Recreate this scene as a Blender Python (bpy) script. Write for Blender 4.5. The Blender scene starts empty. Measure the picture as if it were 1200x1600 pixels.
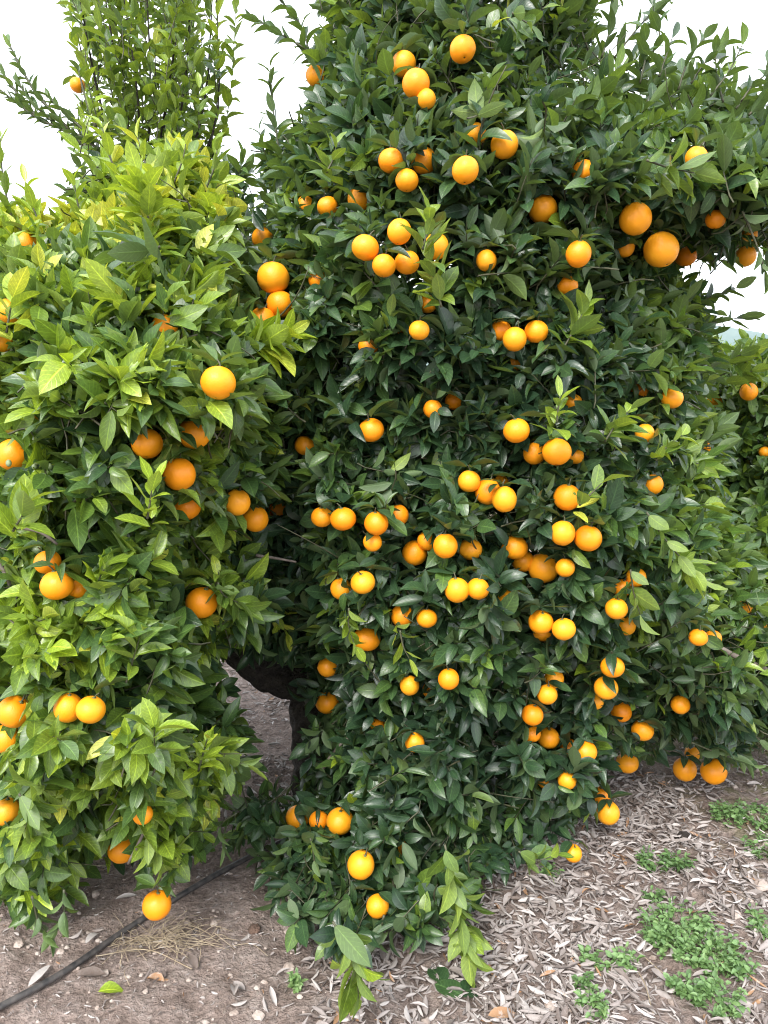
import bpy, math
import numpy as np
R = math.radians
rng = np.random.default_rng(7)
S = bpy.context.scene
COL = S.collection

# ------------------------------------------------------------------ camera
CAM_H, PITCH, F_PX = 1.55, R(9.4), 1203.0
cam_d = bpy.data.cameras.new("camera"); cam = bpy.data.objects.new("camera", cam_d); COL.objects.link(cam)
cam.location = (0, 0, CAM_H); cam.rotation_euler = (R(90) - PITCH, 0, 0)
cam_d.sensor_fit = 'VERTICAL'; cam_d.sensor_height = 36; cam_d.lens = 36 * F_PX / 1600
cam_d.clip_start = 0.05; cam_d.clip_end = 3000
S.camera = cam
# ------------------------------------------------------------------ world, sun, exposure
SUN_EL, SUN_AZ = R(46), R(200)          # overcast: weak broad sun from behind the camera, a little left
W = bpy.data.worlds.new("World"); S.world = W; W.use_nodes = True
nt = W.node_tree; nt.nodes.clear()
sky = nt.nodes.new('ShaderNodeTexSky'); sky.sky_type = 'NISHITA'; sky.sun_disc = False
sky.sun_elevation = SUN_EL; sky.sun_rotation = SUN_AZ; sky.air_density = 1.0; sky.dust_density = 3.0
cl = nt.nodes.new('ShaderNodeMix'); cl.data_type = 'RGBA'; cl.inputs[0].default_value = 0.8
cl.inputs[7].default_value = (8.6, 8.9, 9.3, 1)       # the even white cloud layer over it
bg = nt.nodes.new('ShaderNodeBackground'); bg.inputs[1].default_value = 0.10
wo = nt.nodes.new('ShaderNodeOutputWorld')
nt.links.new(sky.outputs[0], cl.inputs[6]); nt.links.new(cl.outputs[2], bg.inputs[0]); nt.links.new(bg.outputs[0], wo.inputs[0])
sun_d = bpy.data.lights.new("sun", 'SUN'); sun = bpy.data.objects.new("sun", sun_d); COL.objects.link(sun)
sun_d.energy = 1.5; sun_d.angle = R(25); sun_d.color = (1, 0.96, 0.9)
sun.location = (0, -2, 6)
_sd = np.array([math.sin(SUN_AZ) * math.cos(SUN_EL), math.cos(SUN_AZ) * math.cos(SUN_EL), math.sin(SUN_EL)])
from mathutils import Vector
sun.rotation_euler = Vector(_sd).to_track_quat('Z', 'Y').to_euler()
S.view_settings.view_transform = 'Standard'; S.view_settings.look = 'None'
S.view_settings.exposure = 1.68; S.view_settings.gamma = 1.0
S.render.engine = 'CYCLES'
S.cycles.filter_width = 1.1; S.cycles.max_bounces = 8; S.cycles.transparent_max_bounces = 4

# ------------------------------------------------------------------ helpers
FW = np.array([0, math.cos(PITCH), -math.sin(PITCH)]); UP = np.array([0, math.sin(PITCH), math.cos(PITCH)]); RT = np.array([1., 0, 0])
CAMP = np.array([0, 0, CAM_H])
def rays(px, py):
    px = np.asarray(px, float); py = np.asarray(py, float)
    return ((px - 600) / F_PX)[..., None] * RT + ((800 - py) / F_PX)[..., None] * UP + FW
def at(px, py, Y):
    d = rays(px, py); return CAMP + d * (np.asarray(Y) / d[..., 1])[..., None]
def proj(P):
    q = P - CAMP; dep = q @ FW
    return 600 + F_PX * (q @ RT) / dep, 800 - F_PX * (q @ UP) / dep, dep
def unit(v):
    return v / np.maximum(np.linalg.norm(v, axis=-1, keepdims=True), 1e-9)
_nk = np.random.default_rng(3)
_NW = [(_nk.normal(size=3), _nk.uniform(0, 6.28)) for _ in range(40)]
def noise(P, s, off=0):                      # smooth pseudo noise in about -1..1
    P = np.asarray(P, float) * s; o = 0
    for k in range(6):
        w, ph = _NW[(k + off * 6) % 40]
        o = o + np.sin(P @ w * (1 + .35 * k) + ph)
    return o / 3.2
def ground_h(x, y):
    P = np.stack([x, y, np.zeros_like(x)], -1)
    return 0.018 * noise(P, 2.2, 1) + 0.008 * noise(P, 9, 2) + 0.03 * noise(P, .7, 3) - 0.01
def on_ground(px, py):
    d = rays(px, py); t = CAM_H / -d[..., 2]
    for _ in range(3):
        p = CAMP + d * t[..., None]
        t = (CAM_H - ground_h(p[..., 0], p[..., 1])) / -d[..., 2]
    return CAMP + d * t[..., None]
def new_mesh(name, V, faces3, faces4, mats, parent=None, smooth=True, attrs=None, mi=None):
    """faces3 (n,3) and faces4 (m,4) index arrays into V; linked as ONE mesh object"""
    me = bpy.data.meshes.new(name)
    f3 = np.asarray(faces3, np.int32).reshape(-1, 3); f4 = np.asarray(faces4, np.int32).reshape(-1, 4)
    me.vertices.add(len(V)); me.vertices.foreach_set('co', np.asarray(V, np.float32).ravel())
    nl = f3.size + f4.size; me.loops.add(nl)
    me.loops.foreach_set('vertex_index', np.concatenate([f3.ravel(), f4.ravel()]))
    me.polygons.add(len(f3) + len(f4))
    st = np.concatenate([np.arange(len(f3)) * 3, f3.size + np.arange(len(f4)) * 4]).astype(np.int32)
    me.polygons.foreach_set('loop_start', st)
    me.polygons.foreach_set('use_smooth', np.full(len(st), smooth))
    if mi is not None: me.polygons.foreach_set('material_index', np.asarray(mi, np.int32))
    for k, a in (attrs or {}).items():
        at_ = me.attributes.new(k, 'FLOAT_VECTOR', 'POINT'); at_.data.foreach_set('vector', np.asarray(a, np.float32).ravel())
    for m in (mats if isinstance(mats, (list, tuple)) else [mats]): me.materials.append(m)
    me.update(calc_edges=True); me.validate()
    o = bpy.data.objects.new(name, me); COL.objects.link(o)
    if parent is not None:
        o.parent = parent; o.matrix_parent_inverse = parent.matrix_basis.inverted()
    return o
def tag(o, label=None, cat=None, group=None, kind=None):
    if label: o['label'] = label
    if cat: o['category'] = cat
    if group: o['group'] = group
    if kind: o['kind'] = kind
    return o
def empty(name, loc, label, cat, group=None):
    o = bpy.data.objects.new(name, None); COL.objects.link(o); o.location = loc; o.empty_display_size = .1
    return tag(o, label, cat, group)
class MB:                                    # collects shapes for one mesh
    def __init__(s): s.V, s.f3, s.f4, s.n, s.A = [], [], [], 0, []
    def add(s, V, f3=(), f4=(), A=None):
        V = np.asarray(V, float)
        if len(f3): s.f3.append(np.asarray(f3).reshape(-1, 3) + s.n)
        if len(f4): s.f4.append(np.asarray(f4).reshape(-1, 4) + s.n)
        s.V.append(V); s.A.append(np.zeros((len(V), 3)) if A is None else A); s.n += len(V)
    def tube(s, pts, rad, k=8, wob=0.0):
        pts = np.asarray(pts, float); n = len(pts); rad = np.broadcast_to(rad, n)
        T = unit(np.gradient(pts, axis=0)); ref = np.array([.31, .17, .93])
        ref = np.where(np.abs(T @ ref)[:, None] > .95, np.array([1., 0, 0]), ref)
        B = unit(np.cross(T, ref)); C = np.cross(T, B)
        a = np.arange(k) * 2 * math.pi / k
        r = rad[:, None] * np.ones(k)
        ring = pts[:, None] + (B[:, None] * np.cos(a)[None, :, None] + C[:, None] * np.sin(a)[None, :, None]) * r[..., None]
        if wob: ring = ring + (ring - pts[:, None]) * (wob * noise(ring, 14, 4))[..., None]
        V = np.concatenate([ring.reshape(-1, 3), pts[:1], pts[-1:]])
        i = np.arange(n - 1)[:, None] * k; j = np.arange(k)[None]
        f4 = np.stack([i + j, i + (j + 1) % k, i + k + (j + 1) % k, i + k + j], -1).reshape(-1, 4)
        jj = np.arange(k); e = n * k
        f3 = np.concatenate([np.stack([(jj + 1) % k, jj, np.full(k, e)], -1), np.stack([e - k + jj, e - k + (jj + 1) % k, np.full(k, e + 1)], -1)])
        s.add(V, f3, f4)
    def build(s, name, mats, parent=None, smooth=True, attrs=False):
        f3 = np.concatenate(s.f3) if s.f3 else np.zeros((0, 3), int); f4 = np.concatenate(s.f4) if s.f4 else np.zeros((0, 4), int)
        return new_mesh(name, np.concatenate(s.V), f3, f4, mats, parent, smooth, {'leaf': np.concatenate(s.A)} if attrs else None)
def spline(pts, n=24):
    P = np.asarray(pts, float); m = len(P)
    if m == 2: return P[0] + (P[1] - P[0]) * np.linspace(0, 1, n)[:, None]
    Q = np.concatenate([2 * P[:1] - P[1:2], P, 2 * P[-1:] - P[-2:-1]])
    t = np.linspace(0, m - 1 - 1e-6, n); i = t.astype(int); u = (t - i)[:, None]
    a, b, c, d = Q[i], Q[i + 1], Q[i + 2], Q[i + 3]
    return .5 * (2 * b + (c - a) * u + (2 * a - 5 * b + 4 * c - d) * u**2 + (3 * b - a - 3 * c + d) * u**3)

# ------------------------------------------------------------------ materials
def mat(name):
    m = bpy.data.materials.new(name); m.use_nodes = True; n = m.node_tree; n.nodes.clear()
    out = n.nodes.new('ShaderNodeOutputMaterial'); p = n.nodes.new('ShaderNodeBsdfPrincipled'); n.links.new(p.outputs[0], out.inputs[0])
    def N(t, **kw):
        x = n.nodes.new(t)
        for k, v in kw.items():
            if k[0] == 'i' and k[1:].isdigit(): x.inputs[int(k[1:])].default_value = v
            else: setattr(x, k, v)
        return x
    def L(a, b): n.links.new(a, b)
    def M(op, a, b=None, c=None):
        x = N('ShaderNodeMath', operation=op)
        for i, v in enumerate((a, b, c)):
            if v is None: continue
            if isinstance(v, (int, float)): x.inputs[i].default_value = v
            else: L(v, x.inputs[i])
        return x.outputs[0]
    def mix(f, a, b, blend='MIX'):
        x = N('ShaderNodeMix', data_type='RGBA', blend_type=blend)
        for i, v in ((0, f), (6, a), (7, b)):
            if isinstance(v, (int, float)): x.inputs[i].default_value = v
            elif isinstance(v, tuple): x.inputs[i].default_value = (*v, 1)
            else: L(v, x.inputs[i])
        return x.outputs[2]
    def ramp(f, stops):
        x = N('ShaderNodeValToRGB'); e = x.color_ramp.elements
        for i, (pos, c) in enumerate(stops):
            el = e[i] if i < 2 else e.new(pos)
            el.position = pos; el.color = (*c, 1) if isinstance(c, tuple) else (c, c, c, 1)
        L(f, x.inputs[0]); return x.outputs[0]
    def noise_(scale, detail=3, vec=None, rough=.55):
        x = N('ShaderNodeTexNoise'); x.inputs['Scale'].default_value = scale; x.inputs['Detail'].default_value = detail; x.inputs['Roughness'].default_value = rough
        if vec is not None: L(vec, x.inputs['Vector'])
        return x.outputs[0]
    def bump(h, s=.3, d=.01):
        x = N('ShaderNodeBump'); x.inputs['Strength'].default_value = s; x.inputs['Distance'].default_value = d
        L(h, x.inputs['Height']); L(x.outputs[0], p.inputs['Normal'])
    return m, p, out, N, L, M, mix, ramp, noise_, bump

def leaf_material(name, stops, rough=.33, trans=.26, vein=.62, spec=.65):
    m, p, out, N, L, M, mix, ramp, noise_, bump = mat(name)
    a = N('ShaderNodeAttribute', attribute_name='leaf'); s = N('ShaderNodeSeparateXYZ'); L(a.outputs['Vector'], s.inputs[0])
    co = N('ShaderNodeTexCoord').outputs['Object']
    n1 = noise_(28, 3, co); n2 = noise_(140, 2, co)
    t = M('ADD', s.outputs[0], M('MULTIPLY', M('SUBTRACT', n1, .5), .16))
    col = ramp(t, stops)
    au = M('ABSOLUTE', s.outputs[1])
    mid = N('ShaderNodeMapRange', interpolation_type='SMOOTHSTEP', i1=.02, i2=.11, i3=1., i4=0.); L(au, mid.inputs[0])
    sv = M('SINE', M('MULTIPLY', M('SUBTRACT', M('MULTIPLY', s.outputs[2], 8.5), M('MULTIPLY', au, 2.2)), 6.283))
    svr = N('ShaderNodeMapRange', interpolation_type='SMOOTHSTEP', i1=.75, i2=1., i3=0., i4=.45); L(sv, svr.inputs[0])
    vn = M('MULTIPLY', M('MAXIMUM', mid.outputs[0], svr.outputs[0]), vein)
    col = mix(vn, col, mix(1.0, col, (2.5, 2.3, 2.0), 'MULTIPLY'))
    var = N('ShaderNodeMapRange', i1=.3, i2=.7, i3=.72, i4=1.25); L(n2, var.inputs[0])
    vc = N('ShaderNodeCombineColor'); [L(var.outputs[0], vc.inputs[i]) for i in range(3)]
    col = mix(.7, col, mix(1.0, col, vc.outputs[0], 'MULTIPLY'))
    back = N('ShaderNodeNewGeometry').outputs['Backfacing']
    under = mix(.5, mix(1.0, col, (1.7, 1.6, 1.5), 'MULTIPLY'), (.10, .14, .055))
    col = mix(back, col, under)
    L(col, p.inputs['Base Color'])
    r = M('ADD', M('MULTIPLY', back, .22), M('ADD', rough - .08, M('MULTIPLY', n2, .16))); L(r, p.inputs['Roughness'])
    p.inputs['Specular IOR Level'].default_value = spec
    bump(M('ADD', M('MULTIPLY', vn, -.6), M('MULTIPLY', n1, .8)), .35, .004)
    tr = N('ShaderNodeBsdfTranslucent'); L(mix(1.0, col, (1.9, 1.8, .7), 'MULTIPLY'), tr.inputs[0])
    ms = N('ShaderNodeMixShader'); ms.inputs[0].default_value = trans
    L(p.outputs[0], ms.inputs[1]); L(tr.outputs[0], ms.inputs[2]); L(ms.outputs[0], out.inputs[0])
    return m
LEAF = leaf_material('citrus_leaf', [(0, (.021, .049, .026)), (.22, (.039, .084, .034)), (.45, (.078, .147, .032)), (.68, (.168, .255, .030)), (.86, (.26, .37, .035)), (1, (.43, .46, .07))])
WEED = leaf_material('weed_leaf', [(0, (.065, .13, .045)), (.5, (.145, .26, .09)), (1, (.23, .33, .14))], .5, .2, .2)
def simple(name, c1, c2, scale=20, rough=.8, b=.5, bd=.01, detail=5):
    m, p, out, N, L, M, mix, ramp, noise_, bump = mat(name)
    co = N('ShaderNodeTexCoord').outputs['Object']; n = noise_(scale, detail, co)
    L(ramp(n, [(.32, c1), (.68, c2)]), p.inputs['Base Color']); p.inputs['Roughness'].default_value = rough
    bump(noise_(scale * 3, 5, co), b, bd); return m
BARK = simple('bark', (.018, .014, .011), (.07, .058, .048), 34, .9, 1.0, .03)
TWIG = simple('green_twig', (.035, .045, .02), (.085, .08, .045), 60, .6, .3, .003)
STEM = simple('grey_twig', (.09, .072, .06), (.19, .16, .14), 60, .8, .4, .003)
HOSE = simple('black_plastic_pipe', (.022, .022, .024), (.095, .085, .08), 45, .55, .15, .002)
STRAW = simple('dry_straw', (.26, .20, .13), (.42, .35, .25), 40, .8, .2, .002)
CALYX = simple('calyx_green', (.05, .09, .02), (.14, .17, .06), 120, .6, .4, .002)
BUD = simple('bud_green', (.12, .18, .07), (.30, .36, .20), 90, .5, .2, .002)
CLOD = simple('brown_clod', (.06, .04, .03), (.16, .10, .075), 40, .95, .9, .01)
HILLM = simple('hill_woods', (.10, .15, .15), (.16, .21, .20), .03, .95, .2, 1)
def orange_mat():
    m, p, out, N, L, M, mix, ramp, noise_, bump = mat('orange_peel')
    co = N('ShaderNodeTexCoord').outputs['Object']; oi = N('ShaderNodeObjectInfo').outputs['Random']
    base = ramp(oi, [(0, (.90, .285, .006)), (.5, (.92, .350, .009)), (1, (.94, .410, .017))])
    n = noise_(22, 3, co); col = mix(M('MULTIPLY', n, .45), base, (.90, .25, .006))
    v = N('ShaderNodeTexVoronoi'); v.inputs['Scale'].default_value = 330; L(co, v.inputs['Vector'])
    sp = N('ShaderNodeSeparateXYZ'); L(co, sp.inputs[0])
    nav = N('ShaderNodeMapRange', interpolation_type='SMOOTHSTEP', i1=-.0375, i2=-.0355, i3=1., i4=0.)
    sc = noise_(60, 4, co); scar = N('ShaderNodeMapRange', i1=.70, i2=.78, i3=0., i4=.35); L(sc, scar.inputs[0])
    col = mix(scar.outputs[0], col, (.42, .20, .05))
    rad = M('SQRT', M('ADD', M('POWER', sp.outputs[0], 2), M('POWER', sp.outputs[1], 2)))
    dot = N('ShaderNodeMapRange', interpolation_type='SMOOTHSTEP', i1=.0022, i2=.0038, i3=1., i4=0.); L(rad, dot.inputs[0])
    low = M('LESS_THAN', sp.outputs[2], 0)
    col = mix(M('MULTIPLY', M('MULTIPLY', dot.outputs[0], low), .9), col, (.05, .025, .01))
    L(col, p.inputs['Base Color']); p.inputs['Roughness'].default_value = .42; p.inputs['Specular IOR Level'].default_value = .42
    p.inputs['Subsurface Weight'].default_value = 0.0
    bump(M('ADD', M('MULTIPLY', v.outputs[0], -1.), M('MULTIPLY', n, 1.2)), .22, .0016); return m
PEEL = orange_mat()
def litter_mat():
    m, p, out, N, L, M, mix, ramp, noise_, bump = mat('dry_leaf')
    a = N('ShaderNodeAttribute', attribute_name='leaf'); s = N('ShaderNodeSeparateXYZ'); L(a.outputs['Vector'], s.inputs[0])
    co = N('ShaderNodeTexCoord').outputs['Object']; n = noise_(90, 3, co)
    col = ramp(M('ADD', s.outputs[0], M('MULTIPLY', M('SUBTRACT', n, .5), .3)), [(0, (.10, .07, .055)), (.3, (.20, .168, .155)), (.62, (.335, .30, .285)), (.9, (.50, .465, .45)), (1, (.30, .17, .09))])
    L(col, p.inputs['Base Color']); p.inputs['Roughness'].default_value = .7
    bump(n, .4, .004); return m
LITTER = litter_mat()
def ground_mat():
    m, p, out, N, L, M, mix, ramp, noise_, bump = mat('orchard_soil')
    co = N('ShaderNodeTexCoord').outputs['Object']
    n1 = noise_(1.6, 6, co); n2 = noise_(14, 6, co, .7); n3 = noise_(70, 5, co, .7)
    col = ramp(n2, [(.3, (.19, .145, .125)), (.5, (.32, .258, .232)), (.7, (.46, .395, .365))])
    col = mix(M('MULTIPLY', n1, .4), col, (.25, .175, .14))
    g = ramp(n3, [(.35, .6), (.65, 1.3)]); col = mix(.8, col, mix(1.0, col, g, 'MULTIPLY'))
    v = N('ShaderNodeTexVoronoi'); v.inputs['Scale'].default_value = 55; L(co, v.inputs['Vector'])
    vs = N('ShaderNodeTexVoronoi'); vs.inputs['Scale'].default_value = 55; L(co, vs.inputs['Vector'])
    sc = N('ShaderNodeSeparateColor'); L(vs.outputs['Color'], sc.inputs[0])
    peb = M('MULTIPLY', M('LESS_THAN', vs.outputs['Distance'], .33), M('GREATER_THAN', sc.outputs[0], .72))
    col = mix(M('MULTIPLY', peb, .7), col, ramp(sc.outputs[1], [(0, (.22, .16, .13)), (1, (.46, .40, .36))]))
    sp = N('ShaderNodeSeparateXYZ'); L(co, sp.inputs[0])
    mx = N('ShaderNodeMapRange', interpolation_type='SMOOTHSTEP', i1=.85, i2=1.7, i3=0., i4=1.); L(sp.outputs[0], mx.inputs[0])
    mn = N('ShaderNodeMapRange', interpolation_type='SMOOTHSTEP', i1=.48, i2=.60, i3=0., i4=.85); L(noise_(5, 5, co, .65), mn.inputs[0])
    col = mix(M('MULTIPLY', mx.outputs[0], mn.outputs[0]), col, mix(n2, (.07, .085, .02), (.20, .20, .055)))
    L(col, p.inputs['Base Color']); p.inputs['Roughness'].default_value = .95; p.inputs['Specular IOR Level'].default_value = .15
    h = M('ADD', M('MULTIPLY', n2, 1.4), M('ADD', M('MULTIPLY', n3, .5), M('MULTIPLY', peb, .5))); bump(h, 1., .035); return m
SOIL = ground_mat()
STONE = simple('pale_stone', (.24, .18, .15), (.46, .40, .36), 30, .85, .4, .004)

# ------------------------------------------------------------------ setting: ground and hills
def axis(near, far, n):
    u = np.linspace(-1, 1, n); return near * u + (far - near) * np.sign(u) * np.abs(u) ** 9
gx = axis(4, 600, 441); gy = axis(4, 600, 441) + 2.5
X, Y = np.meshgrid(gx, gy)
dist = np.hypot(X, Y - 2.5)
Z = ground_h(X, Y) * np.clip(1.4 - dist / 12, 0, 1)
P = np.stack([X, Y, Z], -1); P[..., 2] += (.004 * noise(P, 40, 5) + .003 * noise(P, 85, 2)) * (dist < 4)
n = 441; i = (np.arange(n - 1)[:, None] * n + np.arange(n - 1)).ravel()
tag(new_mesh('ground', P.reshape(-1, 3), [], np.stack([i, i + 1, i + n + 1, i + n], -1), SOIL), kind='structure')
hx = np.linspace(-500, 900, 120); hz = 29 + 14 * np.sin(hx / 90) + 8 * np.sin(hx / 37 + 1) + 3 * np.sin(hx / 11)
rows = [np.stack([hx, np.full_like(hx, 420 + 160 * k) + 10 * np.sin(hx / 23), np.maximum(hz * math.sin(math.pi / 2 * min(1, k * 1.0)), 0) - (1 if k == 0 else 0)], -1) for k in (0, .3, .6, 1.)]
rows.append(rows[-1] + np.array([0, 300, -60]))
HV = np.concatenate(rows); i = (np.arange(4)[:, None] * 120 + np.arange(119)).ravel()
tag(new_mesh('hills', HV, [], np.stack([i, i + 1, i + 121, i + 120], -1), HILLM), kind='structure')

# ------------------------------------------------------------------ leaf meshes
T_ST = np.array([0, .10, .25, .43, .61, .78, .91, 1.0]); W_ST = np.array([0, .46, .85, 1.0, .93, .66, .30, 0])
class Leaves:
    """arrays of leaves: base point, direction, upper-side normal, length, width, tint"""
    def __init__(s): s.a = {k: [] for k in 'PDNLWT'}; s.keep = []
    def add(s, P, D, N, L, W, T, keep=False):
        P = np.atleast_2d(P); k = len(P)
        for key, v in zip('PDN', (P, D, N)): s.a[key].append(np.broadcast_to(v, (k, 3)))
        for key, v in zip('LWT', (L, W, T)): s.a[key].append(np.broadcast_to(v, (k,)))
        s.keep.append(np.full(k, keep))
    def arrays(s):
        return {k: np.concatenate(v) for k, v in s.a.items()}, np.concatenate(s.keep)
def leaf_verts(A, low=False, curl=(-.10, .48), fold=(.12, .90), g=rng):
    D = unit(A['D']); N = unit(A['N'] - (A['N'] * D).sum(-1, keepdims=True) * D); B = np.cross(D, N)
    n = len(D); L = A['L'][:, None]; Wd = A['W'][:, None]
    ti = np.arange(8) if not low else np.array([0, 3, 7])
    t = T_ST[ti]; w = W_ST[ti]
    c = g.uniform(*curl, (n, 1)); fo = g.uniform(*fold, (n, 1)); wob = g.normal(0, .07, (n, 1)); ph = g.uniform(0, 6.28, (n, 1))
    mid = A['P'][:, None] + D[:, None] * (L * t * (1 - .5 * c * t))[..., None] - N[:, None] * (L * c * t ** 2)[..., None] + B[:, None] * (L * wob * t ** 2)[..., None]
    ws = Wd * .5 * w
    rip = .10 * np.sin(ph + t * 9) * ws
    off = N[:, None] * (ws * np.sin(fo))[..., None]
    l = mid + B[:, None] * (ws * np.cos(fo))[..., None] + off + N[:, None] * rip[..., None]
    r = mid - B[:, None] * (ws * np.cos(fo))[..., None] + off - N[:, None] * rip[..., None]
    m = len(ti)
    V = np.concatenate([mid, l[:, 1:-1], r[:, 1:-1]], 1); k = V.shape[1]
    T = A['T'][:, None]
    u = np.concatenate([np.zeros(m), np.ones(m - 2), -np.ones(m - 2)]); v = np.concatenate([t, t[1:-1], t[1:-1]])
    At = np.stack([np.broadcast_to(T, (n, k)), np.broadcast_to(u, (n, k)), np.broadcast_to(v, (n, k))], -1)
    li = np.arange(m, 2 * m - 2); ri = np.arange(2 * m - 2, 3 * m - 4)
    f3 = [[0, 1, li[0]], [0, ri[0], 1], [m - 2, m - 1, li[-1]], [m - 2, ri[-1], m - 1]]
    f4 = []
    for q in range(m - 3):
        f4 += [[q + 1, q + 2, li[q + 1], li[q]], [q + 2, q + 1, ri[q], ri[q + 1]]]
    base = (np.arange(n) * k)[:, None, None]
    F3 = (np.array(f3)[None] + base).reshape(-1, 3)
    F4 = (np.array(f4)[None] + base).reshape(-1, 4) if f4 else np.zeros((0, 4), int)
    # winding: make face normal = +N (l side is B = D x N)
    return V.reshape(-1, 3), F3[:, ::-1], F4[:, ::-1], At.reshape(-1, 3)

def rosettes(lv, P, D, tint, length=.085, nleaf=(7, 10), twl=.13, g=rng, up=.55, spread=(.35, 1.35), aspect=.46, tw=None):
    """leafy twig ends: base P, axis D; leaves spiral along the twig and open outwards"""
    P = P - D * .075
    for q in range(nleaf[1]):
        on = (q < g.integers(nleaf[0], nleaf[1] + 1, len(P)))
        Pq, Dq, Tq = P[on], D[on], tint[on]
        if not len(Pq): continue
        m = len(Pq); s = (q + .4) / nleaf[1]
        az = q * 2.39996 + g.uniform(-.4, .4, m) + (Pq[:, 0] * 531 % 6.28)
        ref = unit(np.cross(Dq, np.array([.3, .2, .9]) + 1e-3)); b2 = np.cross(Dq, ref)
        rad = ref * np.cos(az)[:, None] + b2 * np.sin(az)[:, None]
        al = spread[1] + (spread[0] - spread[1]) * s + g.normal(0, .18, m)
        d = unit(Dq * np.cos(al)[:, None] + rad * np.sin(al)[:, None] + g.normal(0, .18, (m, 3)) + np.array([0, 0, -.05]))
        nn = Dq * .75 + np.array([0, 0, up]) - rad * .35 + np.array([0, -.05, 0]) + g.normal(0, .42, (m, 3))
        base = Pq + Dq * (twl * (.15 + .85 * s)) + rad * .004
        L = length * g.uniform(.52, 1.28, m) * (1 - .25 * (s > .85))
        lv.add(base, d, nn, L, L * g.uniform(aspect - .07, aspect + .08, m), np.clip(Tq + g.normal(0, .07, m) + .12 * (s - .5) + .38 * (g.random(m) < .025), 0, 1))
    if tw is not None: tw.append((P, D))

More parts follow.
